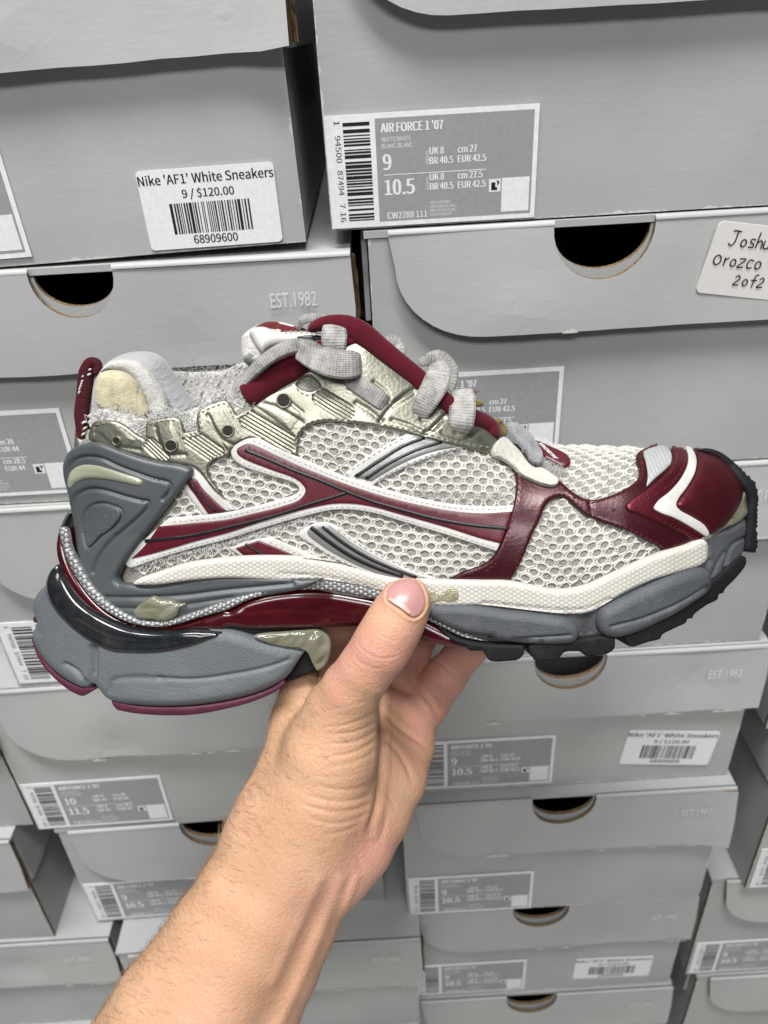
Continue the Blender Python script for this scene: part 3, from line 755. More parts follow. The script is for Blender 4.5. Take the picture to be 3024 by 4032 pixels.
# ---------------------------------------------------------------- base of the upper (near side, far side)
upper_out = Z1((330, 815), (400, 770), (412, 712), (470, 690), (560, 690), (640, 730), (735, 725), (800, 680), (900, 672), (980, 720), (1040, 640), (1150, 585), (1230, 600)) + \
    Z2((160, 560), (330, 440), (480, 300), (650, 140), (720, 90), (800, 130), (1000, 290), (1200, 470), (1400, 640), (1560, 760), (1640, 800)) + \
    Z3((100, 330), (250, 390), (400, 400), (600, 398), (800, 390), (1000, 390), (1150, 400), (1280, 400), (1400, 470), (1480, 590), (1515, 700), (1500, 820), (1420, 930), (1300, 980), (1200, 1010), (900, 1110), (600, 1230), (450, 1250), (300, 1220), (0, 1200)) + \
    [(900, 1290), (700, 1290), (500, 1290), (300, 1300), (220, 1310), (185, 1250), (165, 1150), (155, 1050), (158, 990)]
X, FF, V = build_panel(upper_out, UP, th=.0, bw=4, sp=9, skirt=.0)
o = meshobj('upper_shell', X, [f[::-1] for f in FF], M_UNDER, None); o.parent = SHOE
# far side: the same last mirrored about the middle plane
def UPm(u, v): return -UP(u, v)*.95
med_out = Z1((340, 560), (500, 430), (800, 420), (900, 440), (1000, 460), (1200, 440), (1300, 440)) + upper_out[13:]
X, FF, V = build_panel(med_out, UPm, th=0.0, bw=4, sp=11, skirt=0)
o = meshobj('inner_side_shell', X, FF, M_UNDER, None); o.parent = SHOE

# ---------------------------------------------------------------- honeycomb knit
def knit(name, regions):
    us = np.arange(60, 1650, 2.0); vs = np.arange(600, 1400, 2.0)
    UU, VV = np.meshgrid(us, vs, indexing='ij'); TT = UP(UU, VV)/PX
    ds = np.sqrt(4+np.diff(TT, axis=1)**2); ds = np.minimum(ds, 12)
    Sarc = np.concatenate([np.zeros((len(us), 1)), np.cumsum(ds, axis=1)], 1)
    ref = np.interp(np.clip(us, 300, 1560), [300, 1560], [0, 1])
    jb = ((U_BOT(us)-600)/2).astype(int).clip(0, len(vs)-1); Sarc = Sarc-Sarc[np.arange(len(us)), jb][:, None]+1240
    def inv(u, s):
        i = np.clip(((u-60)/2).astype(int), 0, len(us)-1); out = np.empty(len(u))
        for q in np.unique(i):
            k = i == q; out[k] = np.interp(s[k], Sarc[q], vs)
        return out
    VX = []; FX = []; nv = 16; A0, B0 = 28.5, 16.6; nb = 0
    ang = np.arange(nv)*2*np.pi/nv; dirs = np.stack([np.cos(ang), np.sin(ang)], 1)
    rad = np.full(nv, 1e9)
    for nx, ny in ((A0, 0), (-A0, 0), (A0/2, B0), (-A0/2, B0), (A0/2, -B0), (-A0/2, -B0)):
        pr = dirs[:, 0]*nx+dirs[:, 1]*ny; rad = np.where(pr > 1e-6, np.minimum(rad, (nx*nx+ny*ny)/2/np.maximum(pr, 1e-6)), rad)
    for poly, rot in regions:
        poly = catmull(poly, True, 8); mn, mx = poly.min(0), poly.max(0)
        c, q = math.cos(rot), math.sin(rot); ii, jj = np.meshgrid(np.arange(-40, 40), np.arange(-60, 60))
        x = A0*(ii+np.where(jj % 2, .5, 0)).ravel(); y = (B0*jj).ravel()
        cu = (mn[0]+mx[0])/2+x*c-y*q; cs = 1150+x*q+y*c
        k = (cu > mn[0]-5) & (cu < mx[0]+5); cu, cs = cu[k], cs[k]
        cv = inv(cu, cs); k = inside(np.stack([cu, cv], 1), poly) & (cv > U_TOP(cu)+2); cu, cs = cu[k], cs[k]
        R2 = np.array([[c, q], [-q, c]])
        for x, s_ in zip(cu, cs):
            jx, js = random.uniform(-.8, .8), random.uniform(-.8, .8); jr = random.uniform(.92, 1.06)
            outer = dirs*rad[:, None]; hole = dirs*np.array([9.5, 7.3])*jr
            rings = [(outer, .00045), (outer*.55+hole*.45, .0008), (hole*1.12+[jx, js], .0007), (hole+[jx, js], .0002), (hole*.96+[jx, js], -.0006)]
            for ri, (rg, h_) in enumerate(rings):
                o2 = rg@R2; uu = x+o2[:, 0]; vv = inv(uu, s_+o2[:, 1])
                VX.append(place(UP, uu, vv, np.full(nv, h_)+(RNG.normal(0, .00007, nv) if ri else 0))-SORG)
            for ri in range(4):
                for i in range(nv):
                    k2 = (i+1) % nv; FX.append((nb+ri*nv+i, nb+(ri+1)*nv+i, nb+(ri+1)*nv+k2, nb+ri*nv+k2))
            nb += 5*nv
    VX = np.concatenate(VX)
    o = meshobj(name, VX, FX, M_KNIT, None); o.parent = SHOE; o['kind'] = 'stuff'
    return o
knit('honeycomb_mesh', [
    (Z2((420, 900), (400, 800), (450, 725), (560, 690), (800, 690), (1080, 770), (900, 900), (720, 1010), (600, 980)), .1),
    (Z2((850, 1060), (1000, 980), (1200, 900), (1400, 840), (1560, 860), (1640, 900), (1700, 980), (1700, 1100), (1690, 1210), (1500, 1210), (1250, 1180), (1000, 1120)), .0),
    (Z1((930, 960), (1000, 950), (1090, 930), (1150, 900), (1300, 880), (1450, 960), (1620, 1040), (1640, 1100), (1500, 1180), (1250, 1230), (1050, 1260), (850, 1300), (870, 1200)), .15),
    (Z2((-600, 1540), (-300, 1490), (0, 1400), (300, 1300), (600, 1225), (760, 1220), (980, 1270), (1250, 1350), (1600, 1470), (1560, 1560), (1300, 1640), (1000, 1625), (700, 1560), (400, 1500), (100, 1500), (-200, 1520), (-500, 1590)), .05),
    (Z3((160, 1190), (230, 1050), (300, 920), (360, 800), (430, 720), (500, 730), (620, 820), (800, 870), (1000, 960), (1080, 1000), (950, 1060), (700, 1170), (460, 1235), (300, 1215)), .2),
    (Z3((140, 470), (300, 400), (500, 388), (800, 384), (1000, 385), (960, 430), (900, 470), (920, 540), (900, 610), (820, 680), (640, 720), (540, 680), (440, 600), (300, 560)), .0)])

# ---------------------------------------------------------------- stripes on the side
x_out = Z2((20, 860), (38, 820), (110, 778), (165, 778), (280, 838), (400, 893), (560, 962), (700, 1018), (860, 1072), (1000, 1112), (1150, 1150), (1300, 1178), (1450, 1195), (1600, 1200), (1690, 1195), (1690, 1195), (1660, 1300), (1590, 1462), (1590, 1462), (1480, 1425), (1300, 1365), (1100, 1305), (980, 1268), (880, 1238), (750, 1216), (620, 1216), (480, 1246), (330, 1286), (150, 1340), (0, 1388), (-200, 1440), (-400, 1500), (-570, 1560), (-570, 1560), (-620, 1500), (-480, 1380), (-345, 1262), (-345, 1262), (-206, 1250), (0, 1228), (150, 1195), (320, 1150), (405, 1120), (425, 1092), (400, 1062), (250, 1012), (100, 962), (30, 910))
x_in = Z2((55, 872), (60, 855), (118, 826), (150, 830), (280, 890), (400, 945), (560, 1010), (700, 1062), (860, 1115), (1000, 1155), (1150, 1190), (1300, 1220), (1500, 1240), (1680, 1235), (1680, 1235), (1650, 1320), (1615, 1415), (1615, 1415), (1500, 1385), (1300, 1320), (1100, 1262), (980, 1228), (880, 1200), (750, 1178), (620, 1178), (480, 1205), (330, 1245), (150, 1300), (0, 1348), (-200, 1400), (-400, 1460), (-560, 1500), (-560, 1500), (-480, 1420), (-400, 1310), (-400, 1310), (-206, 1290), (0, 1268), (150, 1235), (330, 1190), (430, 1150), (462, 1100), (440, 1060), (400, 1030), (250, 975), (100, 915), (62, 888))
def mat_ribburg():
    n = N('burgundy_ribbed_film'); v = attr(n, rot=.5); w1 = wave(n, v, .036, .2, 1, 'X')
    msk = n.ramp(w1, [(.78, (0, 0, 0, 1)), (.95, (1, 1, 1, 1))])
    b = n.ramp(n.noise(45, 4, .6), [(.3, (.068, .004, .011, 1)), (.7, (.095, .006, .015, 1))])
    return n.set(b, .36, 0, .45, n.bump(msk, .10, .0006), **{'Coat Weight': .15, 'Coat Roughness': .2})
M_RIBBURG = mat_ribburg()
# silver stripe groups first, they run under the crossing stripe
s1 = panel('silver_stripe', Z2((690, 1000), (690, 1000), (800, 915), (930, 838), (1060, 765), (1060, 765), (1420, 850), (1420, 850), (1250, 893), (1050, 968), (880, 1058), (840, 1090), (840, 1090), (760, 1060)), UP, M_WFILM, th=.0006, lift=.0011, bw=5)
s1i = panel('silver_film', Z2((740, 1020), (740, 1020), (900, 905), (1100, 785), (1100, 785), (1370, 850), (1370, 850), (1200, 880), (1020, 950), (850, 1048), (850, 1048)), UP, M_SILV, s1, th=.0005, lift=.0018, bw=9)
ribbon_line('black_line', Z2((755, 1018), (900, 925), (1040, 840), (1160, 795)), 7.5, UP, M_BLACKL, s1, .0024)
ribbon_line('black_line', Z2((815, 1032), (950, 945), (1100, 872), (1260, 822)), 7.0, UP, M_BLACKL, s1, .0024)
stitches('stitching', Z2((720, 985), (880, 880), (1060, 780)), UP, M_STWHITE, s1, .0017); stitches('stitching', Z2((880, 1040), (1050, 955), (1250, 880), (1390, 850)), UP, M_STWHITE, s1, .0017)
s2 = panel('silver_stripe', Z2((420, 1365), (470, 1318), (540, 1290), (620, 1300), (700, 1355), (820, 1435), (960, 1510), (1100, 1575), (1230, 1618), (1230, 1618), (1000, 1640), (1000, 1640), (800, 1575), (650, 1510), (530, 1440)), UP, M_WFILM, th=.0006, lift=.0011, bw=5)
panel('silver_film', Z2((470, 1350), (500, 1315), (580, 1300), (640, 1335), (760, 1425), (900, 1500), (1050, 1570), (1180, 1615), (1180, 1615), (1000, 1625), (830, 1570), (680, 1500), (560, 1430)), UP, M_SILV, s2, th=.0005, lift=.0018, bw=9)
ribbon_line('black_line', Z2((492, 1315), (600, 1400), (740, 1490), (880, 1552), (1040, 1605)), 8.5, UP, M_BLACKL, s2, .0024)
ribbon_line('black_line', Z2((560, 1312), (680, 1405), (820, 1490), (970, 1555), (1120, 1610)), 6.5, UP, M_BLACKL, s2, .0024)
stitches('stitching', Z2((640, 1320), (760, 1405), (900, 1480), (1060, 1550), (1200, 1600)), UP, M_STWHITE, s2, .0017); stitches('stitching', Z2((440, 1370), (560, 1455), (700, 1530), (880, 1590)), UP, M_STWHITE, s2, .0017)
s3 = panel('white_stripe', Z2((0, 1440), (0, 1440), (180, 1385), (260, 1385), (400, 1440), (540, 1500), (540, 1500), (100, 1510), (100, 1510)), UP, M_WFILM, th=.0005, lift=.0010, bw=4)
panel('burgundy_film', Z2((45, 1442), (45, 1442), (185, 1395), (185, 1395), (300, 1440), (400, 1485), (400, 1485), (110, 1498), (110, 1498)), UP, M_BURG, s3, th=.0004, lift=.0015, bw=4)
ribbon_line('black_line', Z2((105, 1415), (160, 1450), (230, 1490)), 5, UP, M_BLACKL, s3, .0019)
stitches('stitching', Z2((230, 1395), (350, 1445), (480, 1495)), UP, M_STWHITE, s3, .0015)
s4 = panel('white_stripe', Z1((940, 955), (1000, 945), (1060, 1010), (1150, 1110), (1250, 1215), (1250, 1215), (1060, 1245), (1060, 1245), (960, 1110), (920, 1020)), UP, M_WFILM, th=.0005, lift=.0010, bw=4)
panel('burgundy_film', Z1((965, 1050), (1010, 1030), (1060, 1090), (1130, 1160), (1200, 1222), (1200, 1222), (1090, 1240), (1090, 1240), (1020, 1140)), UP, M_BURG, s4, th=.0004, lift=.0015, bw=4)
ribbon_line('black_line', Z1((990, 1060), (1060, 1150), (1140, 1228)), 5.5, UP, M_BLACKL, s4, .0019)
xs = panel('cross_stripe', x_out, UP, M_WFILM, th=.0006, lift=.0019, bw=3, sp=8)
xb = panel('burgundy_film', x_in, UP, M_RIBBURG, xs, th=.0004, lift=.0027, bw=3, sp=8)
ribbon_line('black_line', Z2((105, 865), (200, 900), (400, 985), (560, 1045), (700, 1105), (860, 1165), (1000, 1205), (1200, 1260), (1400, 1300), (1660, 1332)), 7.6, UP, M_BLACKL, xs, .0032)
ribbon_line('black_line', Z2((705, 1112), (620, 1140), (450, 1190), (300, 1240), (150, 1280), (0, 1315), (-200, 1360), (-480, 1395)), 7.0, UP, M_BLACKL, xs, .0032)
for ln in (Z2((140, 800), (280, 864), (400, 918), (560, 986), (700, 1040), (860, 1093), (1000, 1133), (1150, 1170), (1300, 1200), (1500, 1218), (1660, 1215)),
           Z2((1590, 1440), (1480, 1405), (1300, 1343), (1100, 1284), (980, 1248), (880, 1219), (750, 1197), (620, 1197), (480, 1226), (330, 1266), (150, 1320), (0, 1368), (-200, 1420), (-400, 1480), (-540, 1525)),
           Z2((-330, 1282), (-206, 1272), (0, 1249), (150, 1215), (325, 1170), (418, 1135), (443, 1095), (420, 1046), (250, 993), (100, 940), (45, 900))):
    stitches('stitching', ln, UP, M_STWHITE, xs, .0024, 8, 4, 2.6)
# ---------------------------------------------------------------- gold eyestay
gold = Z1((400, 800), (410, 725), (430, 695), (540, 688), (600, 715), (680, 775), (728, 800), (728, 800), (733, 700), (755, 690), (900, 672), (930, 688), (952, 762), (952, 762), (1032, 745), (1032, 745), (1024, 665), (1040, 632), (1150, 586), (1200, 578), (1232, 610), (1260, 662), (1260, 662), (1360, 610)) + \
    Z2((240, 548), (380, 480), (480, 400), (520, 380), (600, 330), (700, 255), (780, 235), (900, 330), (1000, 410), (1100, 485), (1250, 600), (1400, 710), (1500, 755), (1580, 822), (1580, 822), (1556, 892), (1556, 892), (1480, 878), (1300, 835), (1150, 792), (1000, 752), (850, 720), (700, 702), (560, 700), (480, 722), (432, 770), (412, 850), (420, 905), (420, 905), (300, 860), (160, 795), (60, 830), (0, 900), (0, 900)) + \
    Z1((1110, 930), (1095, 1000), (1150, 1090), (1190, 1150), (1190, 1150), (1120, 1090), (1040, 990), (1000, 960), (850, 935), (700, 900), (560, 855), (480, 825))
def seg_mask(u, v, a, b, w):
    ax, ay = a; bx_, by = b; dx, dy = bx_-ax, by-ay; L = dx*dx+dy*dy
    s = np.clip(((u-ax)*dx+(v-ay)*dy)/L, 0, 1); d = np.hypot(u-ax-s*dx, v-ay-s*dy)
    return np.clip((w-d)/3.0, 0, 1), s*math.sqrt(L)
rib_zones = [(Z1((1000, 790))[0], Z1((1130, 880))[0], 22, 6.2), (Z1((1340, 690))[0], Z1((1560, 820))[0], 24, 6.6), (Z2((560, 560))[0], Z2((690, 640))[0], 22, 6.4), (Z1((755, 830))[0], Z1((830, 900))[0], 16, 5.6), (Z2((980, 600))[0], Z2((1080, 540))[0], 9, 6.0), (Z2((1210, 740))[0], Z2((1260, 690))[0], 8, 6.0)]
def goldrel(u, v):
    h = np.zeros_like(u)
    for a, b, w_, per in rib_zones:
        dx, dy = b[0]-a[0], b[1]-a[1]; L = math.hypot(dx, dy)
        m, s = seg_mask(u, v, a, b, w_)
        cross = ((u-a[0])*(-dy)+(v-a[1])*dx)/L
        h = h*(1-m)+m*(-.0004+.00030*np.sin(2*np.pi*cross/(per*1.15)))
    for c, rx, ry, ang in [(Z1((1500, 620))[0], 52, 22, .62), (Z1((1190, 740))[0], 40, 20, .95), (Z1((862, 800))[0], 34, 19, 1.2), (Z1((560, 775))[0], 36, 20, .75)]:
        x = (u-c[0])*math.cos(ang)+(v-c[1])*math.sin(ang); y = -(u-c[0])*math.sin(ang)+(v-c[1])*math.cos(ang)
        h = h+.0005*np.clip(1.25-np.maximum(abs(x/rx), abs(y/ry))**3, 0, 1)*np.clip((1.1-np.maximum(abs(x/rx), abs(y/ry)))*6, 0, 1)
    return h
ge = panel('gold_eyestay', gold, UP, M_GOLD, th=.0009, lift=.0019, bw=5, sp=2.1, fn=goldrel, holes=[Z2((405, 478), (475, 428), (545, 492), (490, 522))],
    relief=[(Z2((900, 700), (940, 640), (1020, 560), (1115, 500)), 5, -.0011*.6), (Z2((900, 690), (840, 640), (760, 590)), 6, -.0010*.6), (Z2((1165, 770), (1220, 740), (1300, 640)), 5, -.0010*.6), (Z2((1160, 770), (1060, 720), (970, 690)), 5, -.0008*.6), (Z2((1380, 820), (1430, 800), (1480, 760)), 5, -.0009*.6), (Z2((1360, 810), (1260, 770)), 5, -.0006*.6),
            (Z2((440, 640), (330, 560), (250, 560)), 4, -.0006*.6), (Z2((440, 700), (300, 620), (200, 590)), 5, -.0008*.6), (Z1((1280, 850), (1180, 800), (1090, 660)), 4, -.0007*.6), (Z1((960, 890), (850, 880), (790, 730)), 4, -.0007*.6), (Z1((700, 860), (560, 840)), 4, -.0006*.6),
            (Z2((950, 590), (930, 530), (860, 470)), 5, -.0010*.6), (Z2((1140, 690), (1180, 690), (1240, 630)), 5, -.0008*.6), (Z2((1340, 770), (1400, 760), (1450, 700)), 5, -.0008*.6)])
for c, r_ in ((Z1((1542, 578))[0], 13.5), (Z1((1212, 752))[0], 11.5), (Z1((884, 836))[0], 11.5), (Z1((572, 806))[0], 8)):
    ring = [(c[0]+r_*1.25*math.cos(a), c[1]+r_*1.25*math.sin(a)) for a in np.linspace(0, 2*math.pi, 17)[:-1]]
    inner = [(c[0]+r_*.9*math.cos(a), c[1]+r_*.9*math.sin(a)) for a in np.linspace(0, 2*math.pi, 17)[:-1]]
    e = panel('eyelet', ring, UP, M_GOLD, th=.0008, lift=.0036, bw=2.2, holes=[inner], sp=4, skirt=.002)
    panel('eyelet_shade_disc', [(c[0]+r_*math.cos(a), c[1]+r_*math.sin(a)) for a in np.linspace(0, 2*math.pi, 17)[:-1]], UP, M_DARK, e, th=.0, lift=.0040, bw=1, sp=5)  # dark disc laid on top, painted as the shade inside the eyelet
stitches('stitching', Z2((1540, 868), (1400, 838), (1250, 800), (1100, 758), (950, 722), (820, 702), (700, 686), (580, 682), (490, 700), (430, 745), (402, 800), (398, 860)), UP, M_STGREY, ge, .0029, 9, 4, 4.0, .0007)
stitches('stitching', Z1((438, 790), (440, 722), (470, 708), (540, 706), (600, 734), (690, 800), (735, 815), (748, 720), (770, 704), (900, 688), (918, 700), (938, 780), (1050, 760), (1042, 670), (1056, 646), (1150, 604), (1195, 596), (1216, 616), (1250, 680), (1370, 618)), UP, M_STGREY, ge, .0029, 8, 4, 3.6, .0007)
stitches('stitching', Z2((400, 500), (470, 545), (560, 505), (585, 470), (530, 420)), UP, M_STGREY, ge, .0029, 8, 4, 3.6, .0007)

# ---------------------------------------------------------------- dark burgundy overlay of the forefoot
ov = Z3((120, 1180), (20, 1180), (-100, 1180), (-215, 1175), (-215, 1175), (-120, 1130), (0, 1085), (60, 1040), (110, 950), (150, 840), (180, 740), (195, 640), (188, 560), (160, 500), (160, 500), (260, 520), (360, 570), (450, 605), (530, 670), (630, 715), (740, 695), (860, 640), (915, 590), (925, 540), (905, 470), (920, 445), (985, 410), (1010, 388), (1060, 388), (1120, 410), (1190, 430), (1240, 480), (1235, 560), (1180, 640), (1100, 720), (1060, 760), (1120, 800), (1220, 860), (1300, 910), (1290, 945), (1200, 965), (1070, 1008), (1070, 1008), (1000, 965), (850, 890), (700, 840), (610, 800), (540, 745), (480, 700), (420, 705), (380, 735), (340, 820), (290, 920), (240, 1040), (200, 1120), (150, 1183))
po = panel('burgundy_overlay', ov, UP, M_PLUM, th=.0011, lift=.0016, bw=5, sp=6, relief=[(Z3((630, 715), (640, 800)), 2.5, -.0006)])
for ln in (Z3((10, 1130), (80, 1070), (130, 960), (170, 840), (205, 700), (205, 600), (185, 530)), Z3((190, 1120), (230, 1020), (280, 900), (330, 790), (375, 715), (420, 690), (480, 688), (550, 735), (620, 790), (700, 828), (850, 878), (1000, 950), (1070, 990)), Z3((440, 620), (520, 685), (625, 735), (740, 712), (870, 655), (930, 600), (940, 540), (925, 470), (990, 425), (1040, 405))):
    stitches('stitching', ln, UP, M_STRED, po, .0028, 8, 3.5, 3, .0006)
for c in (Z3((540, 705))[0], Z3((770, 775))[0]):
    panel('punch_shade_disc', [(c[0]+4*math.cos(a), c[1]+3.2*math.sin(a)) for a in np.linspace(0, 2*math.pi, 11)[:-1]], UP, M_DARK, po, th=0, lift=.0029, bw=1, sp=4)  # dark disc on the leather, painted as the shade in a punched hole
# grey ribbed insert and layered toe chevrons
ribf = lambda u, v: .00035*np.sin((u*.93-v*.36)*2*np.pi/7.5)
panel('grey_ribbed_insert', Z3((945, 450), (1000, 425), (1070, 415), (1105, 450), (1105, 510), (1070, 550), (1010, 600), (955, 650), (955, 650), (965, 580), (955, 510)), UP, M_RIBG, th=.0007, lift=.0024, bw=4, sp=2.4, fn=ribf)
ch = panel('toe_chevron', Z3((1100, 408), (1160, 415), (1230, 440), (1240, 500), (1220, 570), (1160, 650), (1080, 730), (1050, 765), (1110, 805), (1200, 850), (1300, 905), (1290, 945), (1240, 950), (1150, 900), (1020, 845), (900, 800), (845, 780), (835, 755), (870, 715), (960, 660), (1040, 600), (1095, 540), (1115, 480), (1110, 430)), UP, M_TOE, th=.0013, lift=.0026, bw=6, sp=5)
stitches('stitching', Z3((1125, 430), (1130, 500), (1095, 570), (1020, 640), (930, 700), (875, 745), (880, 768), (1000, 820), (1130, 875), (1240, 930)), UP, M_STRED, ch, .0039, 7, 3, 3, .0006)
stitches('stitching', Z3((1170, 440), (1175, 510), (1140, 580), (1070, 650), (980, 710), (910, 752), (1020, 800), (1140, 850), (1260, 915)), UP, M_STRED, ch, .0039, 7, 3, 3, .0006)
panel('white_toe_chevron', Z3((1135, 410), (1190, 420), (1225, 455), (1240, 510), (1225, 580), (1180, 650), (1125, 715), (1110, 748), (1130, 775), (1200, 810), (1265, 850), (1300, 895), (1300, 895), (1285, 922), (1285, 922), (1200, 870), (1100, 820), (1020, 790), (990, 768), (1010, 735), (1080, 675), (1150, 600), (1190, 530), (1195, 470), (1170, 425)), UP, M_WFILM, th=.0006, lift=.0041, bw=3, sp=4)
tc = panel('toe_cap', Z3((1190, 412), (1270, 402), (1330, 415), (1400, 460), (1460, 530), (1505, 620), (1500, 670), (1470, 750), (1420, 820), (1370, 870), (1300, 905), (1260, 850), (1200, 808), (1130, 772), (1112, 748), (1128, 715), (1182, 650), (1228, 580), (1242, 510), (1228, 450)), UP, M_TOE, th=.0012, lift=.0034, bw=7, sp=6, inflate=.002)

# ---------------------------------------------------------------- heel counter with its moulded relief
counter = ZF((338, 420), (345, 330), (400, 210), (490, 145), (600, 112), (700, 110), (800, 140), (950, 200), (1150, 270), (1380, 325), (1560, 350), (1680, 390), (1700, 420), (1680, 490), (1560, 640), (1400, 850), (1250, 1040), (1120, 1210), (1000, 1370), (930, 1500), (900, 1580), (930, 1640), (930, 1640)) + \
    Z4((520, 372), (640, 385), (760, 365), (900, 340), (1050, 330), (1250, 335), (1400, 352), (1500, 350), (1500, 350), (1400, 400), (1250, 430), (1050, 470), (900, 520), (760, 565), (620, 570), (520, 540), (430, 480), (370, 420), (330, 360), (300, 290), (285, 200), (270, 80))
def UPc(u, v): return UP(u, v)*(1-.0*v)+.0012+.003*np.clip((np.asarray(v)-1150)/150, 0, 1)
hc = panel('heel_counter', counter, UPc, M_GREY, th=.0026, lift=.0016, bw=10, sp=2.8, relief=[
    (ZF((415, 900), (400, 640), (410, 440), (450, 330), (530, 275), (640, 262), (760, 285), (900, 350), (1100, 430), (1300, 500), (1460, 545), (1480, 600), (1400, 720)), 3.4, -.0013),
    (ZF((430, 1100), (455, 800), (490, 690), (570, 630), (680, 610), (800, 630), (1000, 690), (1150, 730), (1240, 750), (1230, 810), (1100, 950), (900, 1130), (760, 1290), (690, 1450), (670, 1520)), 4.0, -.0014),
    (ZF((620, 1250), (760, 1110), (900, 1000), (970, 890), (950, 825), (870, 790), (760, 765), (660, 790), (590, 870), (560, 980), (570, 1100), (600, 1240)), 3.2, -.0010),
    (ZF((860, 1560), (900, 1480), (1000, 1350), (1130, 1180), (1300, 960), (1500, 700)), 5, .0005),
    (Z4((430, 440), (600, 440), (800, 430), (1000, 405), (1200, 385), (1350, 370)), 4.5, -.0012), (Z4((470, 490), (650, 490), (850, 470), (1050, 440)), 4, -.0010)])
def dotfn(u, v): return .00035*np.sin(u*2*np.pi/5.5+np.sin(v*.6))*np.sin(v*2*np.pi/6.5)
panel('textured_window', ZF((625, 1235), (760, 1100), (890, 995), (955, 890), (940, 835), (870, 800), (760, 778), (670, 800), (605, 875), (575, 980), (585, 1100)), UPc, M_GREY, hc, th=.0004, lift=.0043, bw=4, sp=2.4, fn=dotfn)
panel('gel_insert', ZF((415, 600), (412, 520), (440, 430), (500, 370), (580, 345), (700, 350), (850, 390), (1000, 440), (1150, 490), (1190, 520), (1185, 570), (1140, 580), (1000, 555), (850, 525), (720, 508), (620, 508), (540, 530), (480, 570), (445, 612)), UPc, M_INSERT, hc, th=.0022, lift=.0030, bw=9, sp=4)

# ---------------------------------------------------------------- sole
THRU = lambda u, v: np.full(len(u), 0.0)+2*S_H(u)*.96
def SB(k, off=0): return lambda u, v: UP(u, v)*(1-k)+SO(u, v)*k+off
rand_ = Z4((555, 372), (580, 350), (700, 308), (800, 275), (950, 250), (1100, 237), (1250, 234), (1400, 240), (1530, 255), (1640, 272)) + Z2((450, 1497), (600, 1520), (760, 1555), (900, 1590), (1010, 1612), (1150, 1618), (1300, 1625), (1500, 1630)) + \
    Z3((0, 1178), (150, 1180), (290, 1205), (450, 1230), (600, 1205), (750, 1140), (900, 1070), (1050, 1010), (1200, 965), (1275, 933), (1300, 950), (1304, 1010), (1300, 1050), (1270, 1085), (1150, 1125), (1000, 1170), (850, 1235), (740, 1300), (620, 1362), (500, 1372), (300, 1355), (0, 1322)) + \
    [(960, 1305), (900, 1300), (830, 1275), (760, 1258), (680, 1248), (600, 1250), (500, 1245), (420, 1250), (340, 1260)]
rd = panel('cream_rand', rand_, SB(.75), M_RAND, th=.0022, lift=.0018, bw=8, sp=5, relief=[(Z5((300, 75), (500, 85), (700, 115), (900, 160)), 3, -.0009), (Z3((0, 1300), (300, 1330), (500, 1345), (620, 1330), (740, 1275)), 3, -.0010)])
# silver strip, burgundy plastic shank, black gloss band
silver = Z4((188, 95), (215, 100), (240, 200), (290, 290), (350, 390), (430, 470), (520, 530), (620, 562), (720, 560), (820, 530), (930, 490), (1080, 440), (1250, 392), (1400, 360), (1500, 350)) + Z5((330, 108), (480, 104), (650, 120), (800, 148), (920, 180), (1100, 260), (1200, 330), (1350, 410), (1545, 485), (1545, 485), (1400, 460), (1250, 390), (1130, 330), (1000, 270), (880, 235), (760, 210), (600, 185), (430, 180), (280, 195), (130, 235), (0, 295)) + \
    Z4((880, 545), (760, 582), (680, 594), (560, 580), (450, 535), (370, 475), (300, 392), (240, 290), (205, 190))
panel('silver_textured_strip', silver, SB(1, .0006), M_SILVTEX, th=.0016, lift=.0010, bw=6, sp=5)
shank = Z4((188, 98), (205, 190), (240, 290), (300, 390), (370, 472), (450, 533), (560, 578), (680, 592), (760, 580), (880, 545), (1000, 500), (1020, 490)) + Z5((0, 295), (130, 235), (280, 195), (430, 180), (600, 185), (760, 210), (880, 235), (1000, 275), (1130, 335), (1250, 395), (1400, 465), (1540, 495), (1530, 520), (1450, 530), (1300, 515), (1150, 480), (1000, 420), (900, 395), (760, 400), (600, 405), (400, 412), (150, 415), (0, 405)) + \
    Z4((1000, 612), (860, 605), (760, 612), (650, 615), (520, 598), (420, 556), (340, 505), (265, 432), (210, 340), (178, 255), (170, 180))
panel('burgundy_shank', shank, SB(1, -.0010), M_GEL, th=.0035, lift=.0, bw=16, sp=5, through=lambda u, v: THRU(u, v)*.92, relief=[(Z5((100, 300), (300, 280), (500, 290), (760, 330)), 7, -.0004), (Z5((0, 360), (300, 340), (600, 360)), 6, -.0003)])
hb = Z4((150, 300), (120, 380), (95, 405), (65, 455), (58, 500), (70, 540), (75, 580), (58, 620), (60, 660), (90, 720), (140, 790), (210, 850), (290, 893), (335, 900), (355, 880), (382, 905), (410, 940), (450, 965), (600, 987), (800, 988), (950, 972), (1100, 942), (1230, 897), (1320, 840), (1390, 740), (1412, 708), (1412, 708), (1330, 688), (1200, 660), (1140, 640), (1060, 615), (960, 600), (700, 620), (500, 610), (320, 500), (220, 380), (180, 290))
heel = panel('heel_foam', hb, SB(1, .0005), M_HEELB, th=.0045, lift=.0, bw=20, sp=3.2, through=lambda u, v: THRU(u, v), relief=[
    (Z4((372, 690), (372, 800), (365, 890)), 7, -.0028), (Z4((240, 770), (290, 800), (322, 850), (330, 895)), 4, -.0018), (Z4((690, 835), (850, 840), (1050, 815), (1250, 770), (1390, 715)), 4, -.0010), (Z4((450, 900), (470, 850), (560, 835), (700, 838)), 6, -.0008), (Z4((90, 560), (110, 620)), 6, -.0012),
    (Z4((560, 920), (800, 935), (1000, 900), (1200, 840)), 20, .0008)])
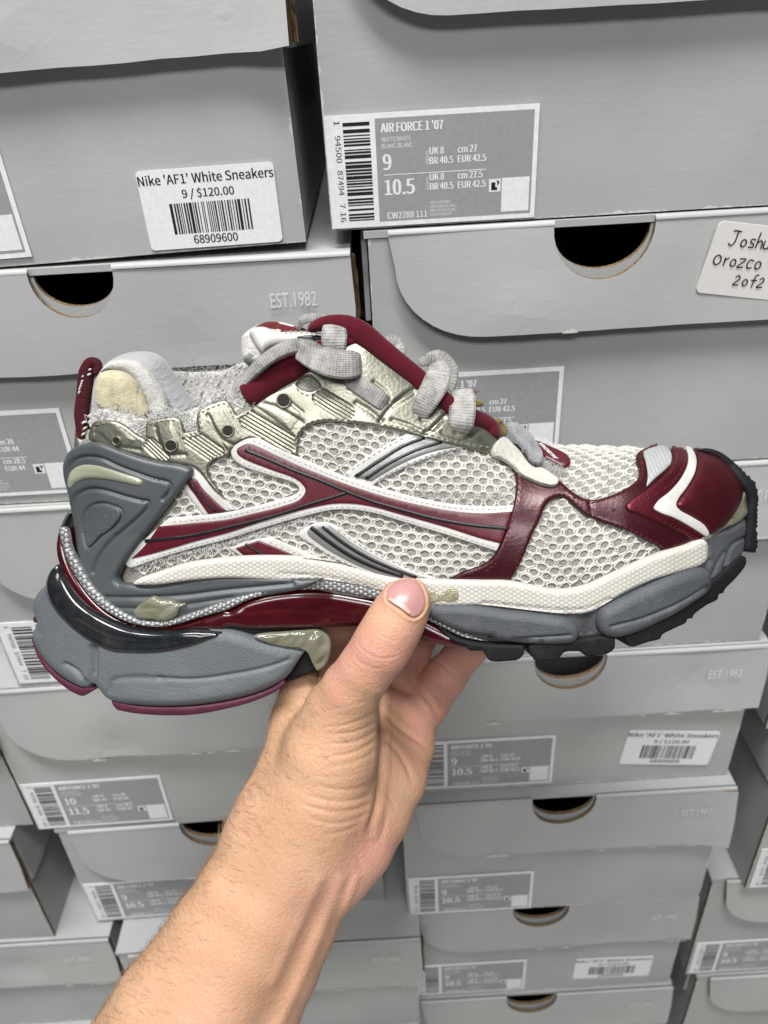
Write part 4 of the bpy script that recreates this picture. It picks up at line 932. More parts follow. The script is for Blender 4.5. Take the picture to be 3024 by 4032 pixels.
panel('black_gloss_band', Z4((190, 275), (155, 315), (136, 380), (150, 450), (200, 530), (270, 602), (370, 672), (460, 712), (560, 720), (700, 716), (820, 692), (900, 667), (970, 637), (1003, 610), (1003, 610), (860, 602), (700, 612), (560, 596), (450, 556), (350, 500), (270, 430), (215, 340), (200, 285)), SB(1, .0008), M_GLOSSB, th=.0050, lift=.0008, bw=14, sp=5, relief=[(Z4((300, 560), (450, 640), (600, 655), (800, 645), (930, 620)), 9, -.0012)])
for nm, pts in (('burgundy_outsole', Z4((52, 640), (62, 665), (90, 730), (150, 808), (220, 860), (295, 892), (345, 897), (370, 897), (370, 897), (340, 920), (298, 943), (298, 943), (240, 915), (160, 850), (100, 780), (65, 710), (50, 655))),
                ('burgundy_outsole', Z4((440, 958), (440, 958), (600, 985), (800, 987), (950, 972), (1100, 942), (1240, 892), (1300, 852), (1300, 852), (1308, 880), (1270, 910), (1150, 965), (1000, 1006), (850, 1032), (700, 1036), (560, 1026), (472, 1010), (472, 1010), (450, 985))),
                ('burgundy_outsole', Z4((60, 538), (80, 545), (84, 572), (66, 578), (56, 560)))):
    panel(nm, pts, SB(1, .0012), M_OUTB, th=.002, lift=.0004, bw=4, sp=6, through=THRU)
panel('black_arch_rubber', Z4((1385, 745), (1412, 706), (1440, 735), (1470, 800), (1420, 830), (1340, 862), (1300, 868), (1320, 835)), SB(1, -.004), M_LUG, th=.002, lift=0, bw=5, sp=7, through=THRU)  # piece of black rubber at the arch, next to the glue
panel('heel_gap_shade', Z4((180, 95), (205, 60), (240, 10), (290, 40), (320, 200), (380, 330), (420, 440), (340, 400), (250, 280), (205, 170)), lambda u, v: UP(u, v)*.6, M_DARK, th=.001, lift=0, bw=4, sp=8)  # dark sheet painted as the shade in the gap behind the heel
def rim_pts(): return Z4((186, 100), (200, 62), (225, 25), (245, 22))
sweep('shank_rim', [(p[0], p[1], .012) for p in rim_pts()], 7, .002, M_GREY)
# forefoot midsole, pods, lugs, toe bumper
mid = Z3((-330, 1330), (-200, 1320), (0, 1300), (300, 1330), (500, 1345), (620, 1330), (740, 1270), (900, 1190), (1050, 1140), (1200, 1090), (1290, 1050), (1305, 970), (1290, 925), (1360, 895), (1440, 870), (1540, 815), (1545, 900), (1530, 1000), (1505, 1045), (1400, 1140), (1300, 1225), (1200, 1320), (1050, 1400), (900, 1470), (790, 1500), (560, 1518), (300, 1542), (0, 1538), (-150, 1500), (-300, 1420))
def midrib(u, v):
    c = Z3((605, 1430))[0]; m = np.clip(1.3-np.abs(u-c[0])/22, 0, 1)
    return m*.0005*np.sin(u*2*np.pi/5.2)-.0010*m
fm = panel('forefoot_midsole', mid, SB(1, -.002), M_POD, th=.003, lift=0, bw=9, sp=2.6, fn=midrib, through=THRU, relief=[(Z3((1525, 925), (1470, 950), (1435, 990), (1415, 1060), (1400, 1120)), 3.5, -.0013), (Z3((1400, 1010), (1370, 1060), (1330, 1150)), 3.5, -.0009), (Z3((1315, 1060), (1300, 1110), (1320, 1180)), 4, -.0015)])
panel('sole_pod', ZE((905, 290), (930, 262), (1050, 275), (1200, 272), (1400, 290), (1640, 330)) + Z3((200, 1345), (350, 1365), (480, 1388), (540, 1420), (562, 1460), (552, 1512), (520, 1538), (400, 1547), (200, 1537), (0, 1505)) + ZE((1500, 580), (1350, 568), (1200, 530), (1050, 470), (920, 395), (895, 340)), SB(1, -.001), M_POD, th=.0050, lift=.0015, bw=17, sp=2.8, relief=[(Z3((110, 1500), (300, 1492), (495, 1478)), 2.6, -.0012)])
panel('sole_pod', Z3((660, 1440), (662, 1380), (690, 1335), (780, 1282), (900, 1222), (1050, 1152), (1180, 1105), (1250, 1092), (1296, 1112), (1310, 1180), (1290, 1240), (1200, 1312), (1050, 1402), (900, 1472), (800, 1502), (720, 1500), (680, 1477)), SB(1, -.001), M_POD, th=.0054, lift=.0015, bw=18, sp=2.8, relief=[(Z3((735, 1425), (900, 1380), (1050, 1320), (1180, 1250), (1265, 1195)), 2.8, -.0013)])
def jag(pts, i0, i1, per, amp):                                 # saw-tooth edge between two control points
    return pts
lugs = [Z3((1535, 1035), (1535, 1035), (1536, 1085), (1480, 1165), (1412, 1235), (1400, 1260), (1378, 1262), (1370, 1292), (1300, 1330), (1232, 1385), (1226, 1404), (1196, 1408), (1188, 1428), (1120, 1462), (1050, 1500), (1040, 1522), (960, 1545), (872, 1575), (872, 1575), (845, 1560), (820, 1500), (820, 1500), (900, 1470), (1050, 1400), (1200, 1305), (1300, 1205), (1400, 1125), (1500, 1035)),
    Z3((265, 1555), (265, 1555), (275, 1598), (300, 1645), (300, 1645), (325, 1657), (448, 1646), (448, 1646), (480, 1602), (580, 1597), (580, 1597), (612, 1632), (612, 1632), (742, 1606), (776, 1575), (780, 1518), (780, 1518), (760, 1500), (560, 1520), (300, 1545)),
    Z3((-290, 1420), (-240, 1475), (-160, 1545), (-110, 1558), (-80, 1590), (0, 1592), (0, 1592), (32, 1645), (32, 1645), (60, 1657), (212, 1650), (212, 1650), (246, 1610), (248, 1552), (248, 1552), (0, 1545), (-150, 1510))]
for L in lugs: panel('outsole_lug', L, SB(1, .0005), M_LUG, th=.0030, lift=0, bw=4, sp=6, through=THRU)
bp = np.array(Z3((1262, 405), (1310, 396), (1370, 406), (1440, 448), (1510, 528), (1560, 620), (1588, 700), (1596, 770), (1592, 860), (1584, 960), (1568, 1013)))
outer = catmull([tuple(p) for p in bp], False, 2.0); dd = np.gradient(outer, axis=0); dd /= np.linalg.norm(dd, axis=1)[:, None]
arc = np.concatenate([[0], np.cumsum(np.linalg.norm(np.diff(outer, axis=0), axis=1))]); tooth = ((arc/11.5) % 1 < .55).astype(float)*3.6*np.clip((arc-70)/40, 0, 1)
outer = outer+np.stack([dd[:, 1], -dd[:, 0]], 1)*tooth[:, None]
innr = catmull(Z3((1522, 1000), (1530, 900), (1542, 780), (1546, 700), (1505, 620), (1432, 520), (1365, 450), (1262, 405)), False, 4)
def TB(u, v):
    v = np.asarray(v, float); s = np.clip((v-1000)/140, 0, 1); s = s*s*(3-2*s)
    return (1-s)*UP(u, v+14)+s*(S_H(np.minimum(np.asarray(u, float), 1618))*.6)+.0058
panel('toe_bumper', np.concatenate([outer, innr[:-1]]), TB, M_LUG, th=.0028, lift=.002, bw=3, sp=5, flat=True, through=lambda u, v: np.full(len(u), .03))

# ---------------------------------------------------------------- glue
def lumpy(s): 
    r = np.random.default_rng(s); an = r.uniform(0, 6.28, 9); wl = r.uniform(16, 60, 9); ph = r.uniform(0, 6.28, 9)
    return lambda u, v: .00013*sum(np.sin((u*math.cos(a)+v*math.sin(a))*2*math.pi/w_+p+1.5*np.sin(u*.05+v*.07+p)) for a, w_, p in zip(an, wl, ph))
panel('dried_glue', Z3((1280, 930), (1340, 895), (1400, 840), (1450, 770), (1485, 690), (1515, 648), (1550, 690), (1545, 790), (1490, 838), (1400, 880), (1300, 945)), SB(.5, .001), M_GLUE, th=.0012, lift=.0016, bw=6, sp=4, fn=lumpy(1), label='glossy yellowed glue along the toe')
panel('dried_glue', Z4((560, 505), (600, 465), (650, 440), (690, 455), (740, 460), (775, 475), (808, 478), (780, 500), (765, 535), (710, 562), (650, 552), (590, 548), (558, 530)), SB(1, .001), M_GLUE, th=.0014, lift=.0016, bw=9, sp=4, fn=lumpy(2), label='blob of glue above the burgundy shank')
panel('dried_glue', Z4((1150, 640), (1210, 625), (1290, 620), (1400, 612), (1480, 612), (1530, 650), (1528, 740), (1500, 790), (1465, 808), (1440, 770), (1415, 720), (1380, 700), (1300, 690), (1210, 668)), SB(1, .002), M_GLUE, th=.0012, lift=.0016, bw=8, sp=4, fn=lumpy(3), label='translucent glue flap hanging behind the heel foam')
panel('dried_glue', ZE((905, 185), (960, 165), (1060, 180), (1120, 150), (1180, 155), (1205, 190), (1200, 245), (1150, 268), (1040, 262), (910, 275)), SB(1, .0015), M_GLUE, th=.0014, lift=.0016, bw=6, sp=3.5, fn=lumpy(4), label='glue smear on the cream rand beside the thumb')

# ---------------------------------------------------------------- tongue, lining, heel tab
def TG(t0, tv=0): return lambda u, v: t0+0*np.asarray(u, float)+tv*(np.asarray(v, float)-750)*PX
panel('tongue_knit', ZA((110, 560), (90, 420), (95, 310), (140, 255), (260, 180), (420, 140), (560, 190), (700, 300), (640, 520), (400, 640), (200, 600)), TG(.006, .3), M_TWEAVE, th=.003, bw=14, sp=5, inflate=.004, through=lambda u, v: np.full(len(u), .02), fn=lambda u, v: .0004*np.sin(v*2*np.pi/7))
panel('tongue_maroon_knit', ZA((165, 300), (175, 240), (250, 180), (350, 135), (470, 130), (600, 160), (720, 185), (830, 225), (960, 270), (900, 330), (620, 330), (420, 420), (300, 500), (230, 440), (180, 350)), TG(.0105, .3), M_MAROONK, th=.002, bw=10, sp=4, through=lambda u, v: np.full(len(u), .018), fn=lambda u, v: .0003*np.sin(u*1.3)*np.sin(v*1.2))
tl = panel('tongue_leather', ZA((172, 265), (200, 215), (290, 190), (370, 200), (430, 225), (500, 245), (640, 245), (800, 248), (980, 295), (980, 380), (700, 400), (480, 400), (370, 440), (320, 495), (320, 495), (260, 420), (210, 340)), TG(.0135, .3), M_WFILM, th=.0022, bw=10, sp=4, inflate=.0015)
stitches('stitching', ZA((540, 270), (640, 262), (800, 265), (950, 295)), TG(.0135, .3), M_STWHITE, tl, .0038, 7, 4, 3)
panel('tongue_dark_panel', ZA((700, 330), (780, 312), (900, 310), (960, 320), (955, 350), (890, 360), (900, 385), (820, 360)), TG(.0135, .3), M_BLACKL, tl, th=.0004, lift=.0040, bw=3, sp=5)
panel('white_print', ZA((485, 150), (520, 150), (600, 170), (665, 188), (660, 200), (590, 185), (520, 168)), TG(.0105, .3), M_WFILM, th=.0002, lift=.0018, bw=2, sp=6)
panel('heel_lining', Z1((400, 700), (405, 600), (415, 480), (440, 400), (490, 340), (560, 300), (640, 280), (740, 280), (810, 310), (860, 370), (910, 450), (980, 540), (1020, 600), (1000, 700), (800, 740), (600, 740)), lambda u, v: -.006+.010*np.clip((430-np.asarray(u, float))/200, 0, 1), M_GREYLIN, th=.004, bw=25, sp=6, inflate=.008, fn=lambda u, v: .0003*np.sin((u+v)*1.6)*np.sin((u-v)*1.6))
panel('heel_foam_lining', Z1((412, 560), (415, 470), (440, 410), (500, 388), (580, 395), (640, 430), (690, 500), (720, 570), (745, 640), (700, 700), (560, 680), (450, 620)), lambda u, v: .012+.004*np.clip((300-np.asarray(u, float))/100, 0, 1), M_CREAML, th=.002, bw=8, sp=6, inflate=.003)
panel('white_lining', Z1((450, 400), (500, 340), (600, 325), (690, 350), (760, 430), (820, 520), (850, 600), (850, 660), (760, 650), (730, 580), (690, 500), (640, 430), (580, 396), (500, 388)), lambda u, v: .0105+0*np.asarray(u, float), M_TWEAVE, th=.002, bw=10, sp=5, inflate=.002, fn=lambda u, v: .0002*np.sin((u+v)*1.4)*np.sin((u-v)*1.4))
panel('far_collar', Z1((840, 400), (900, 395), (1000, 400), (1080, 395), (1140, 390), (1200, 380), (1280, 345), (1330, 360), (1340, 500), (1280, 560), (1100, 600), (950, 600), (880, 500)), lambda u, v: -.020+0*np.asarray(u, float), M_TWEAVE, th=.003, bw=10, sp=5, fn=lambda u, v: .0012*np.sin(u*.5+np.sin(v*.3)*2)*np.sin(v*.45+u*.1))
def rope_mat():
    n = N('burgundy_braid'); v = attr(n, scale=(1, 9, 1), rot=.5); w1 = wave(n, v, .12, .5, 1); v2 = attr(n, scale=(1, 9, 1), rot=-.5); w2 = wave(n, v2, .12, .5, 1)
    h = n.math('MULTIPLY', w1, w2)
    return n.set(n.ramp(h, [(.1, (.06, .004, .010, 1)), (.6, (.17, .012, .028, 1))]), .7, 0, .3, n.bump(h, .9, .0015))
M_ROPE = rope_mat()
tabp = Z1((352, 805), (345, 740), (335, 650), (345, 560), (355, 470), (365, 400), (390, 350), (425, 350), (420, 420))
tb = sweep('heel_pull_tab', [(p[0], p[1], .006+.0004*i) for i, p in enumerate(tabp)], [30, 30, 30, 30, 31, 31, 26, 20, 14], .0055, M_ROPE, nseg=12, step=3, wob=.05)
for (x, y, a) in [(345, 425, .9), (340, 455, .9), (330, 485, .9), (322, 520, 1.0), (385, 385, .6), (378, 415, .6), (335, 470, .9), (345, 700, .8), (352, 735, .8), (343, 770, .8), (380, 660, .8), (385, 690, .8), (325, 500, 1.2)]:
    c = Z1((x, y))[0]; pl = [(c[0]+5.5*math.cos(q)*math.cos(a)-2.6*math.sin(q)*math.sin(a), c[1]-5.5*math.cos(q)*math.sin(a)-2.6*math.sin(q)*math.cos(a)) for q in np.linspace(0, 2*math.pi, 11)[:-1]]
    panel('white_fleck', pl, lambda u, v: .0098+0*np.asarray(u, float), M_FUZZ, tb, th=.0012, bw=2.2, sp=3)
panel('tab_base', Z1((312, 800), (315, 760), (360, 740), (420, 760), (415, 815), (350, 850)), lambda u, v: .0075+0*np.asarray(u, float), M_CREAMLE, th=.001, bw=3, sp=5)

# ---------------------------------------------------------------- burgundy padded throat piping
pp = Z2((90, 560), (160, 510), (260, 440), (400, 365), (470, 320))
sweep('padded_piping', [(p[0], p[1], float(UP(*p))*.9+.003) for p in pp], [48, 54, 54, 52, 30], .0075, M_PIPE, nseg=14)
pp = Z2((470, 150), (540, 120), (620, 112), (700, 132), (790, 175), (900, 262), (1000, 342), (1100, 420), (1200, 505), (1300, 590), (1400, 655), (1500, 690), (1560, 730), (1600, 790))
sweep('padded_piping', [(p[0], p[1], float(UP(p[0], p[1]+12))*.95+.0035) for p in pp], [14, 26, 34, 46, 48, 44, 42, 40, 38, 38, 36, 36, 34, 16], .0075, M_PIPE, nseg=14)
panel('piping_lower_face', Z2((540, 225), (600, 190), (700, 180), (790, 180), (760, 240), (700, 270), (600, 300), (520, 330), (500, 260)), UP, M_PIPE, th=.003, lift=.001, bw=10, sp=6)
panel('ochre_foam_end', Z2((95, 560), (100, 500), (170, 450), (190, 480), (150, 540), (130, 600)), lambda u, v: UP(u, v)*.9, M_OCHRE, th=.003, bw=5, sp=4, fn=lumpy(5))
panel('ochre_foam_end', Z2((1560, 690), (1600, 670), (1630, 720), (1640, 760), (1610, 790), (1590, 740)), lambda u, v: UP(u, v)*.8, M_OCHRE, th=.004, bw=5, sp=4, fn=lumpy(6))
panel('ochre_foam_end', Z2((1420, 540), (1480, 560), (1515, 580), (1505, 600), (1440, 600)), lambda u, v: UP(u, v)*.8-.002, M_OCHRE, th=.002, bw=4, sp=4)

# ---------------------------------------------------------------- laces
def lace(pts, widths, ts, conv, thick=.0019, face=None):
    q = conv(*pts); return sweep('shoelace', [(p[0], p[1], t) for p, t in zip(q, ts)], widths, thick, M_LACE, nseg=20, face=face, step=3, flatness=.8)
lace([(1170, 340), (1250, 320), (1310, 390), (1300, 480), (1270, 520)], [30, 34, 36, 34, 28], [.010, .012, .012, .012, .012], Z2)
lace([(900, 260), (960, 225), (1000, 230), (1010, 275), (960, 330)], [24, 28, 28, 28, 24], [.010, .007, .006, .007, .010], Z2)
lace([(690, 215), (740, 120), (860, 85), (960, 90), (1040, 110)], [14, 17, 18, 17, 12], [.010, .010, .009, .008, .007], ZA, .004)
lace([(20, 900), (120, 780), (260, 630), (400, 510), (560, 420), (720, 385), (860, 410), (960, 450)], [10, 20, 24, 25, 26, 25, 24, 16], [.024, .027, .030, .031, .031, .030, .029, .028], ZA, .0034, [.5, .5, .4, .3, .2, .1, 0, 0])
lace([(1095, 120), (1095, 180), (1095, 280), (1095, 380), (1100, 470)], [26, 44, 50, 47, 42], [.018, .0235, .026, .027, .026], ZA, .0020)
lace([(600, 415), (680, 445), (800, 640), (900, 720), (960, 760)], [8, 10, 12, 12, 8], [.024, .025, .026, .026, .025], Z2, .002, [.6, .6, .6, .6, .6])
lace([(690, 430), (760, 470), (850, 530), (915, 575), (945, 590)], [24, 34, 35, 34, 26], [.030, .0315, .0325, .032, .029], Z2)
lace([(600, 425), (720, 480), (880, 550), (950, 600)], [22, 26, 26, 16], [.0275, .0285, .029, .027], Z2, .003, [.4, .4, .4, .4])
lace([(690, 465), (800, 500), (930, 545), (1060, 580), (1180, 595), (1290, 595), (1385, 590)], [24, 38, 48, 53, 54, 52, 40], [.030, .033, .036, .0375, .0375, .036, .030], ZA, .0030)
lace([(1235, 340), (1250, 400), (1225, 480), (1180, 560), (1150, 620), (1135, 690)], [34, 48, 50, 46, 40, 26], [.020, .0255, .0285, .0305, .031, .0285], Z2, .0019)
lace([(1130, 350), (1180, 330), (1235, 325)], [16, 20, 20], [.016, .017, .018], Z2, .003)
lace([(1385, 500), (1390, 560), (1388, 640), (1380, 710), (1370, 765)], [42, 51, 52, 49, 34], [.019, .0255, .0290, .0305, .0280], Z2, .0020)
for a, b in ((Z2((1455, 530))[0], Z2((1480, 505))[0]), (Z2((1460, 530))[0], Z2((1500, 515))[0]), (Z2((1470, 530))[0], Z2((1450, 500))[0])):
    sweep('loose_thread', [(a[0], a[1], .018), ((a[0]+b[0])/2, (a[1]+b[1])/2-2, .019), (b[0], b[1], .018)], 1.6, .0004, M_STRED, nseg=5, step=3)

def ragged0(seed, amp):
    r = np.random.default_rng(seed)
    def g(pts):
        L = catmull(pts, True, 3.0); return L+r.normal(0, amp, L.shape)
    return g
# ---------------------------------------------------------------- cream leather lace loop, maroon tag
def UPl(o_): return lambda u, v: UP(u, np.asarray(v, float)+14)+o_
panel('cream_leather_loop', ZC((110, 440), (150, 330), (230, 270), (300, 290), (400, 380), (490, 470), (590, 600), (680, 660), (760, 660), (860, 710), (950, 775), (992, 800), (985, 850), (940, 885), (860, 885), (740, 855), (620, 805), (500, 740), (420, 660), (340, 590), (240, 530), (150, 500)), UPl(.0015), M_CREAMLE, th=.0014, lift=.001, bw=3.5, sp=3.5, relief=[(ZC((150, 480), (330, 570), (480, 710), (640, 790), (860, 860), (960, 850)), 2.0, -.0006)])
panel('grey_tongue_end', ragged0(7, 1.0)(ZC((255, 80), (330, 90), (450, 170), (600, 310), (700, 420), (770, 540), (770, 620), (720, 660), (620, 620), (560, 540), (480, 440), (360, 310), (290, 180))), UPl(.0), M_FILM, th=.0012, lift=.0040, bw=3, sp=3, flat=True, fn=lambda u, v: .00035*np.sin((u*.6+v*.8)*2*np.pi/5.5)+.0006*np.sin(u*.13+v*.05))
tg = panel('maroon_tag', ZC((520, 230), (560, 235), (640, 320), (740, 350), (880, 410), (1000, 460), (1100, 520), (1142, 590), (1130, 640), (1080, 668), (1000, 665), (900, 610), (800, 560), (760, 480), (690, 380), (600, 290)), UPl(-.004), M_BURG, th=.0016, lift=.0015, bw=5, sp=4)
def tag_text():
    V, F = text_mesh('BALENCIAGA', .02); V = V.copy(); x0, x1 = V[:, 0].min(), V[:, 0].max(); V[:, 0] = (V[:, 0]-x0)/(x1-x0); V[:, 1] /= np.ptp(V[:, 1])
    a = np.array(ZC((972, 585))[0]); b = np.array(ZC((760, 395))[0]); up = np.array(ZC((905, 575))[0])-a
    Q = a+V[:, :1]*(b-a)+V[:, 1:]*up
    X = place(UPl(-.004), Q[:, 0], Q[:, 1], np.full(len(Q), .0034))-SORG
    o = meshobj('lettering', X, F, M_WFILM, None, False); o.parent = tg
tag_text()
# ---------------------------------------------------------------- frayed fibres
def fray(name, line, field, mat, n_, ln, spread, lift=.001, wid=.9, up=(0, -1)):
    L = catmull(line, False, 2); V = []; F = []
    for _ in range(n_):
        p = L[random.randrange(len(L))]+np.array([random.gauss(0, spread), random.gauss(0, spread)])
        a = math.atan2(up[1], up[0])+random.gauss(0, .9); l_ = ln*random.uniform(.4, 1.3); c = random.uniform(-1.2, 1.2)
        q = [p]; 
        for k in range(4): q.append(q[-1]+l_/4*np.array([math.cos(a+c*k/3), math.sin(a+c*k/3)]))
        q = np.array(q); h = lift+np.array([0, .3, .6, .8, .7])*.0016*random.uniform(.2, 1.2)
        d = np.gradient(q, axis=0); d /= np.linalg.norm(d, axis=1)[:, None]; nn = np.stack([-d[:, 1], d[:, 0]], 1)*wid*np.array([1, 1, .9, .7, .3])[:, None]*.5
        b = len(V); V += list(place(field, (q+nn)[:, 0], (q+nn)[:, 1], h)-SORG)+list(place(field, (q-nn)[:, 0], (q-nn)[:, 1], h)-SORG)
        F += [(b+i, b+i+1, b+6+i, b+5+i) for i in range(4)]
    o = meshobj(name, V, F, mat, None); o.parent = SHOE; o['kind'] = 'stuff'; return o
def ragged(seed, amp):
    r = np.random.default_rng(seed)
    def g(pts):
        L = catmull(pts, True, 3.0); return L+r.normal(0, amp, L.shape)
    return g
panel('torn_mesh_edge', ragged(4, 1.6)(Z1((395, 720), (410, 650), (480, 620), (560, 640), (640, 660), (720, 680), (760, 650), (840, 630), (920, 640), (990, 620), (1040, 590), (1150, 545), (1230, 540), (1310, 520), (1340, 570), (1250, 650), (1150, 660), (1050, 740), (900, 740), (740, 790), (600, 740), (470, 740))), lambda u, v: UP(u, v)-.0022, M_FUZZ, th=.0014, lift=.001, bw=3, sp=3, flat=True, fn=lambda u, v: .0006*np.sin(u*.55+np.sin(v*.4)*1.7)*np.sin(v*.62+np.sin(u*.3)))
fray('frayed_fibres', Z1((400, 680), (480, 650), (580, 640), (660, 700), (740, 720), (760, 670), (900, 650), (960, 720), (1020, 700), (1040, 620), (1160, 560), (1240, 580), (1300, 560)), UP, M_FUZZ, 420, 11, 6, wid=1.7)
fray('frayed_fibres', Z1((660, 700), (720, 740), (800, 670), (900, 650), (990, 700)), UP, M_FUZZ, 260, 13, 7, wid=1.7)
fray('frayed_fibres', Z2((-540, 1545), (-300, 1480), (-100, 1430), (150, 1360), (330, 1300), (470, 1262)), UP, M_FUZZ, 520, 7, 3.0, up=(0, 1))
fray('frayed_fibres', Z2((-500, 1575), (-300, 1525), (-50, 1450)), UP, M_FUZZ, 120, 8, 4, up=(0, 1))
fray('frayed_fibres', Z2((920, 1020), (1040, 970), (1200, 920), (1330, 895), (1450, 900)), UP, M_FUZZG, 260, 7, 4)
fray('frayed_fibres', Z2((1080, 1120), (1200, 1130), (1330, 1140), (1480, 1150), (1640, 1150)), UP, M_FUZZG, 200, 8, 5)
fray('frayed_fibres', Z2((1080, 1120), (1200, 1140), (1330, 1150), (1480, 1160), (1640, 1150)), UP, M_FUZZ, 220, 8, 6)
fray('frayed_fibres', ZC((700, 560), (800, 620), (900, 690), (980, 740), (1060, 720)), UPl(-.002), M_FUZZG, 300, 10, 6)
fray('frayed_fibres', ZC((660, 330), (760, 350), (900, 410)), UPl(-.004), M_FUZZ, 120, 8, 3)
fray('frayed_fibres', Z1((860, 400), (950, 400), (1080, 400), (1200, 385), (1300, 340)), lambda u, v: -.016+0*np.asarray(u, float), M_FUZZG, 200, 9, 6)
fray('frayed_fibres', Z1((860, 420), (1000, 430), (1150, 430), (1300, 400)), lambda u, v: -.016+0*np.asarray(u, float), M_FUZZ, 160, 9, 9)
fray('frayed_fibres', Z1((1040, 620), (1200, 560), (1300, 540), (1330, 590)), UP, M_FUZZ, 260, 14, 7)
fray('frayed_fibres', Z1((540, 590), (560, 600), (565, 640)), lambda u, v: .018+0*np.asarray(u, float), M_DARK, 14, 7, 2.5)
# ================================================================ the hand and forearm
def cam3(u, v, d): return np.array([(u-829.5)/1659*d, -(v-1106)/1659*d, d])
def cone(a, b):                                # (u, v, depth, radius in units) -> camera-space round cone
    pa, pb = cam3(*a[:3]), cam3(*b[:3]); return pa, pb, a[3]/1659*a[2], b[3]/1659*b[2]
def chain(pts): return [cone(p, q) for p, q in zip(pts[:-1], pts[1:])]
body_parts = []                                # (cones, smooth radius)
thumb = chain([(880, 1297, .3165, 50), (868, 1318, .3160, 56), (846, 1358, .3165, 60), (822, 1400, .3175, 61), (790, 1445, .321, 58), (758, 1490, .327, 62), (735, 1545, .335, 76)])
thenar = chain([(735, 1545, .336, 76), (715, 1620, .340, 100), (690, 1715, .343, 108), (665, 1790, .345, 100)])
radial = chain([(655, 1500, .364, 52), (640, 1560, .362, 54), (618, 1660, .357, 56), (596, 1740, .353, 58), (570, 1800, .350, 66)])
mid = chain([(800, 1540, .388, 72), (780, 1640, .372, 92), (745, 1745, .356, 95), (700, 1810, .349, 95)])
hypo = chain([(888, 1555, .394, 54), (878, 1610, .388, 58), (855, 1680, .376, 64), (815, 1760, .362, 68), (782, 1832, .352, 62), (745, 1880, .348, 60)])
back = chain([(700, 1530, .392, 60), (690, 1640, .382, 70), (650, 1760, .370, 80)])
arm = []
for off, rk, dd in ((-.42, .60, 0), (.42, .60, .004), (0, .62, .014), (0, .66, -.004)):
    pts = []
    for (u, v, d, hw) in [(655, 1800, .348, 150), (628, 1862, .347, 147), (575, 1960, .346, 152), (530, 2045, .345, 165), (437, 2212, .343, 193), (330, 2405, .340, 214), (240, 2570, .338, 225)]:
        pts.append((u+.885*off*hw, v+.465*off*hw, d+dd, rk*hw))
    arm += chain(pts)
f1 = chain([(895, 1560, .396, 50), (925, 1510, .399, 47), (962, 1462, .404, 43), (1010, 1400, .415, 41), (1035, 1330, .418, 39), (1040, 1270, .412, 36)])
f2 = chain([(830, 1545, .396, 50), (848, 1470, .402, 43), (888, 1400, .413, 41), (935, 1330, .421, 41), (945, 1260, .416, 37)])
f3 = chain([(760, 1535, .397, 54), (790, 1440, .405, 46), (815, 1370, .415, 43), (840, 1290, .422, 41), (850, 1220, .416, 37)])
f4 = chain([(690, 1520, .390, 54), (715, 1430, .400, 47), (740, 1360, .410, 44), (755, 1290, .418, 41), (765, 1230, .414, 37)])
groups = [(arm, .012), (radial, .012), (mid, .012), (hypo, .010), (back, .012), (thenar, .010), (thumb, .006), (f4, .005), (f3, .005), (f2, .002), (f1, .002)]
VX = .00125
lo = np.array([-.150, -.325, .270]); hi = np.array([.075, -.022, .462]); dims = np.ceil((hi-lo)/VX).astype(int)
SDF = np.full(dims, .05, np.float32)
ax = [lo[i]+VX*np.arange(dims[i], dtype=np.float32) for i in range(3)]
def add_cones(cones, k):
    global SDF
    pad = .022
    mn = np.min([np.minimum(a-ra, b-rb) for a, b, ra, rb in cones], axis=0)-pad; mx = np.max([np.maximum(a+ra, b+rb) for a, b, ra, rb in cones], axis=0)+pad
    i0 = np.clip(((mn-lo)/VX).astype(int), 0, dims); i1 = np.clip(((mx-lo)/VX).astype(int)+1, 0, dims)
    sl = tuple(slice(a, b) for a, b in zip(i0, i1))
    X, Y, Z = np.meshgrid(ax[0][sl[0]], ax[1][sl[1]], ax[2][sl[2]], indexing='ij'); D = np.full(X.shape, .05, np.float32)
    for a, b, ra, rb in cones:
        ab = (b-a).astype(np.float32); L = float(ab@ab)
        t = np.clip(((X-a[0])*ab[0]+(Y-a[1])*ab[1]+(Z-a[2])*ab[2])/L, 0, 1)
        d = np.sqrt((X-a[0]-t*ab[0])**2+(Y-a[1]-t*ab[1])**2+(Z-a[2]-t*ab[2])**2)-(ra+(rb-ra)*t)
        kk = .004; h = np.clip(.5+.5*(D-d)/kk, 0, 1); D = D*(1-h)+d*h-kk*h*(1-h)
    S0 = SDF[sl]; h = np.clip(.5+.5*(S0-D)/k, 0, 1); SDF[sl] = S0*(1-h)+D*h-k*h*(1-h)
for g, k in groups: add_cones(g, k)
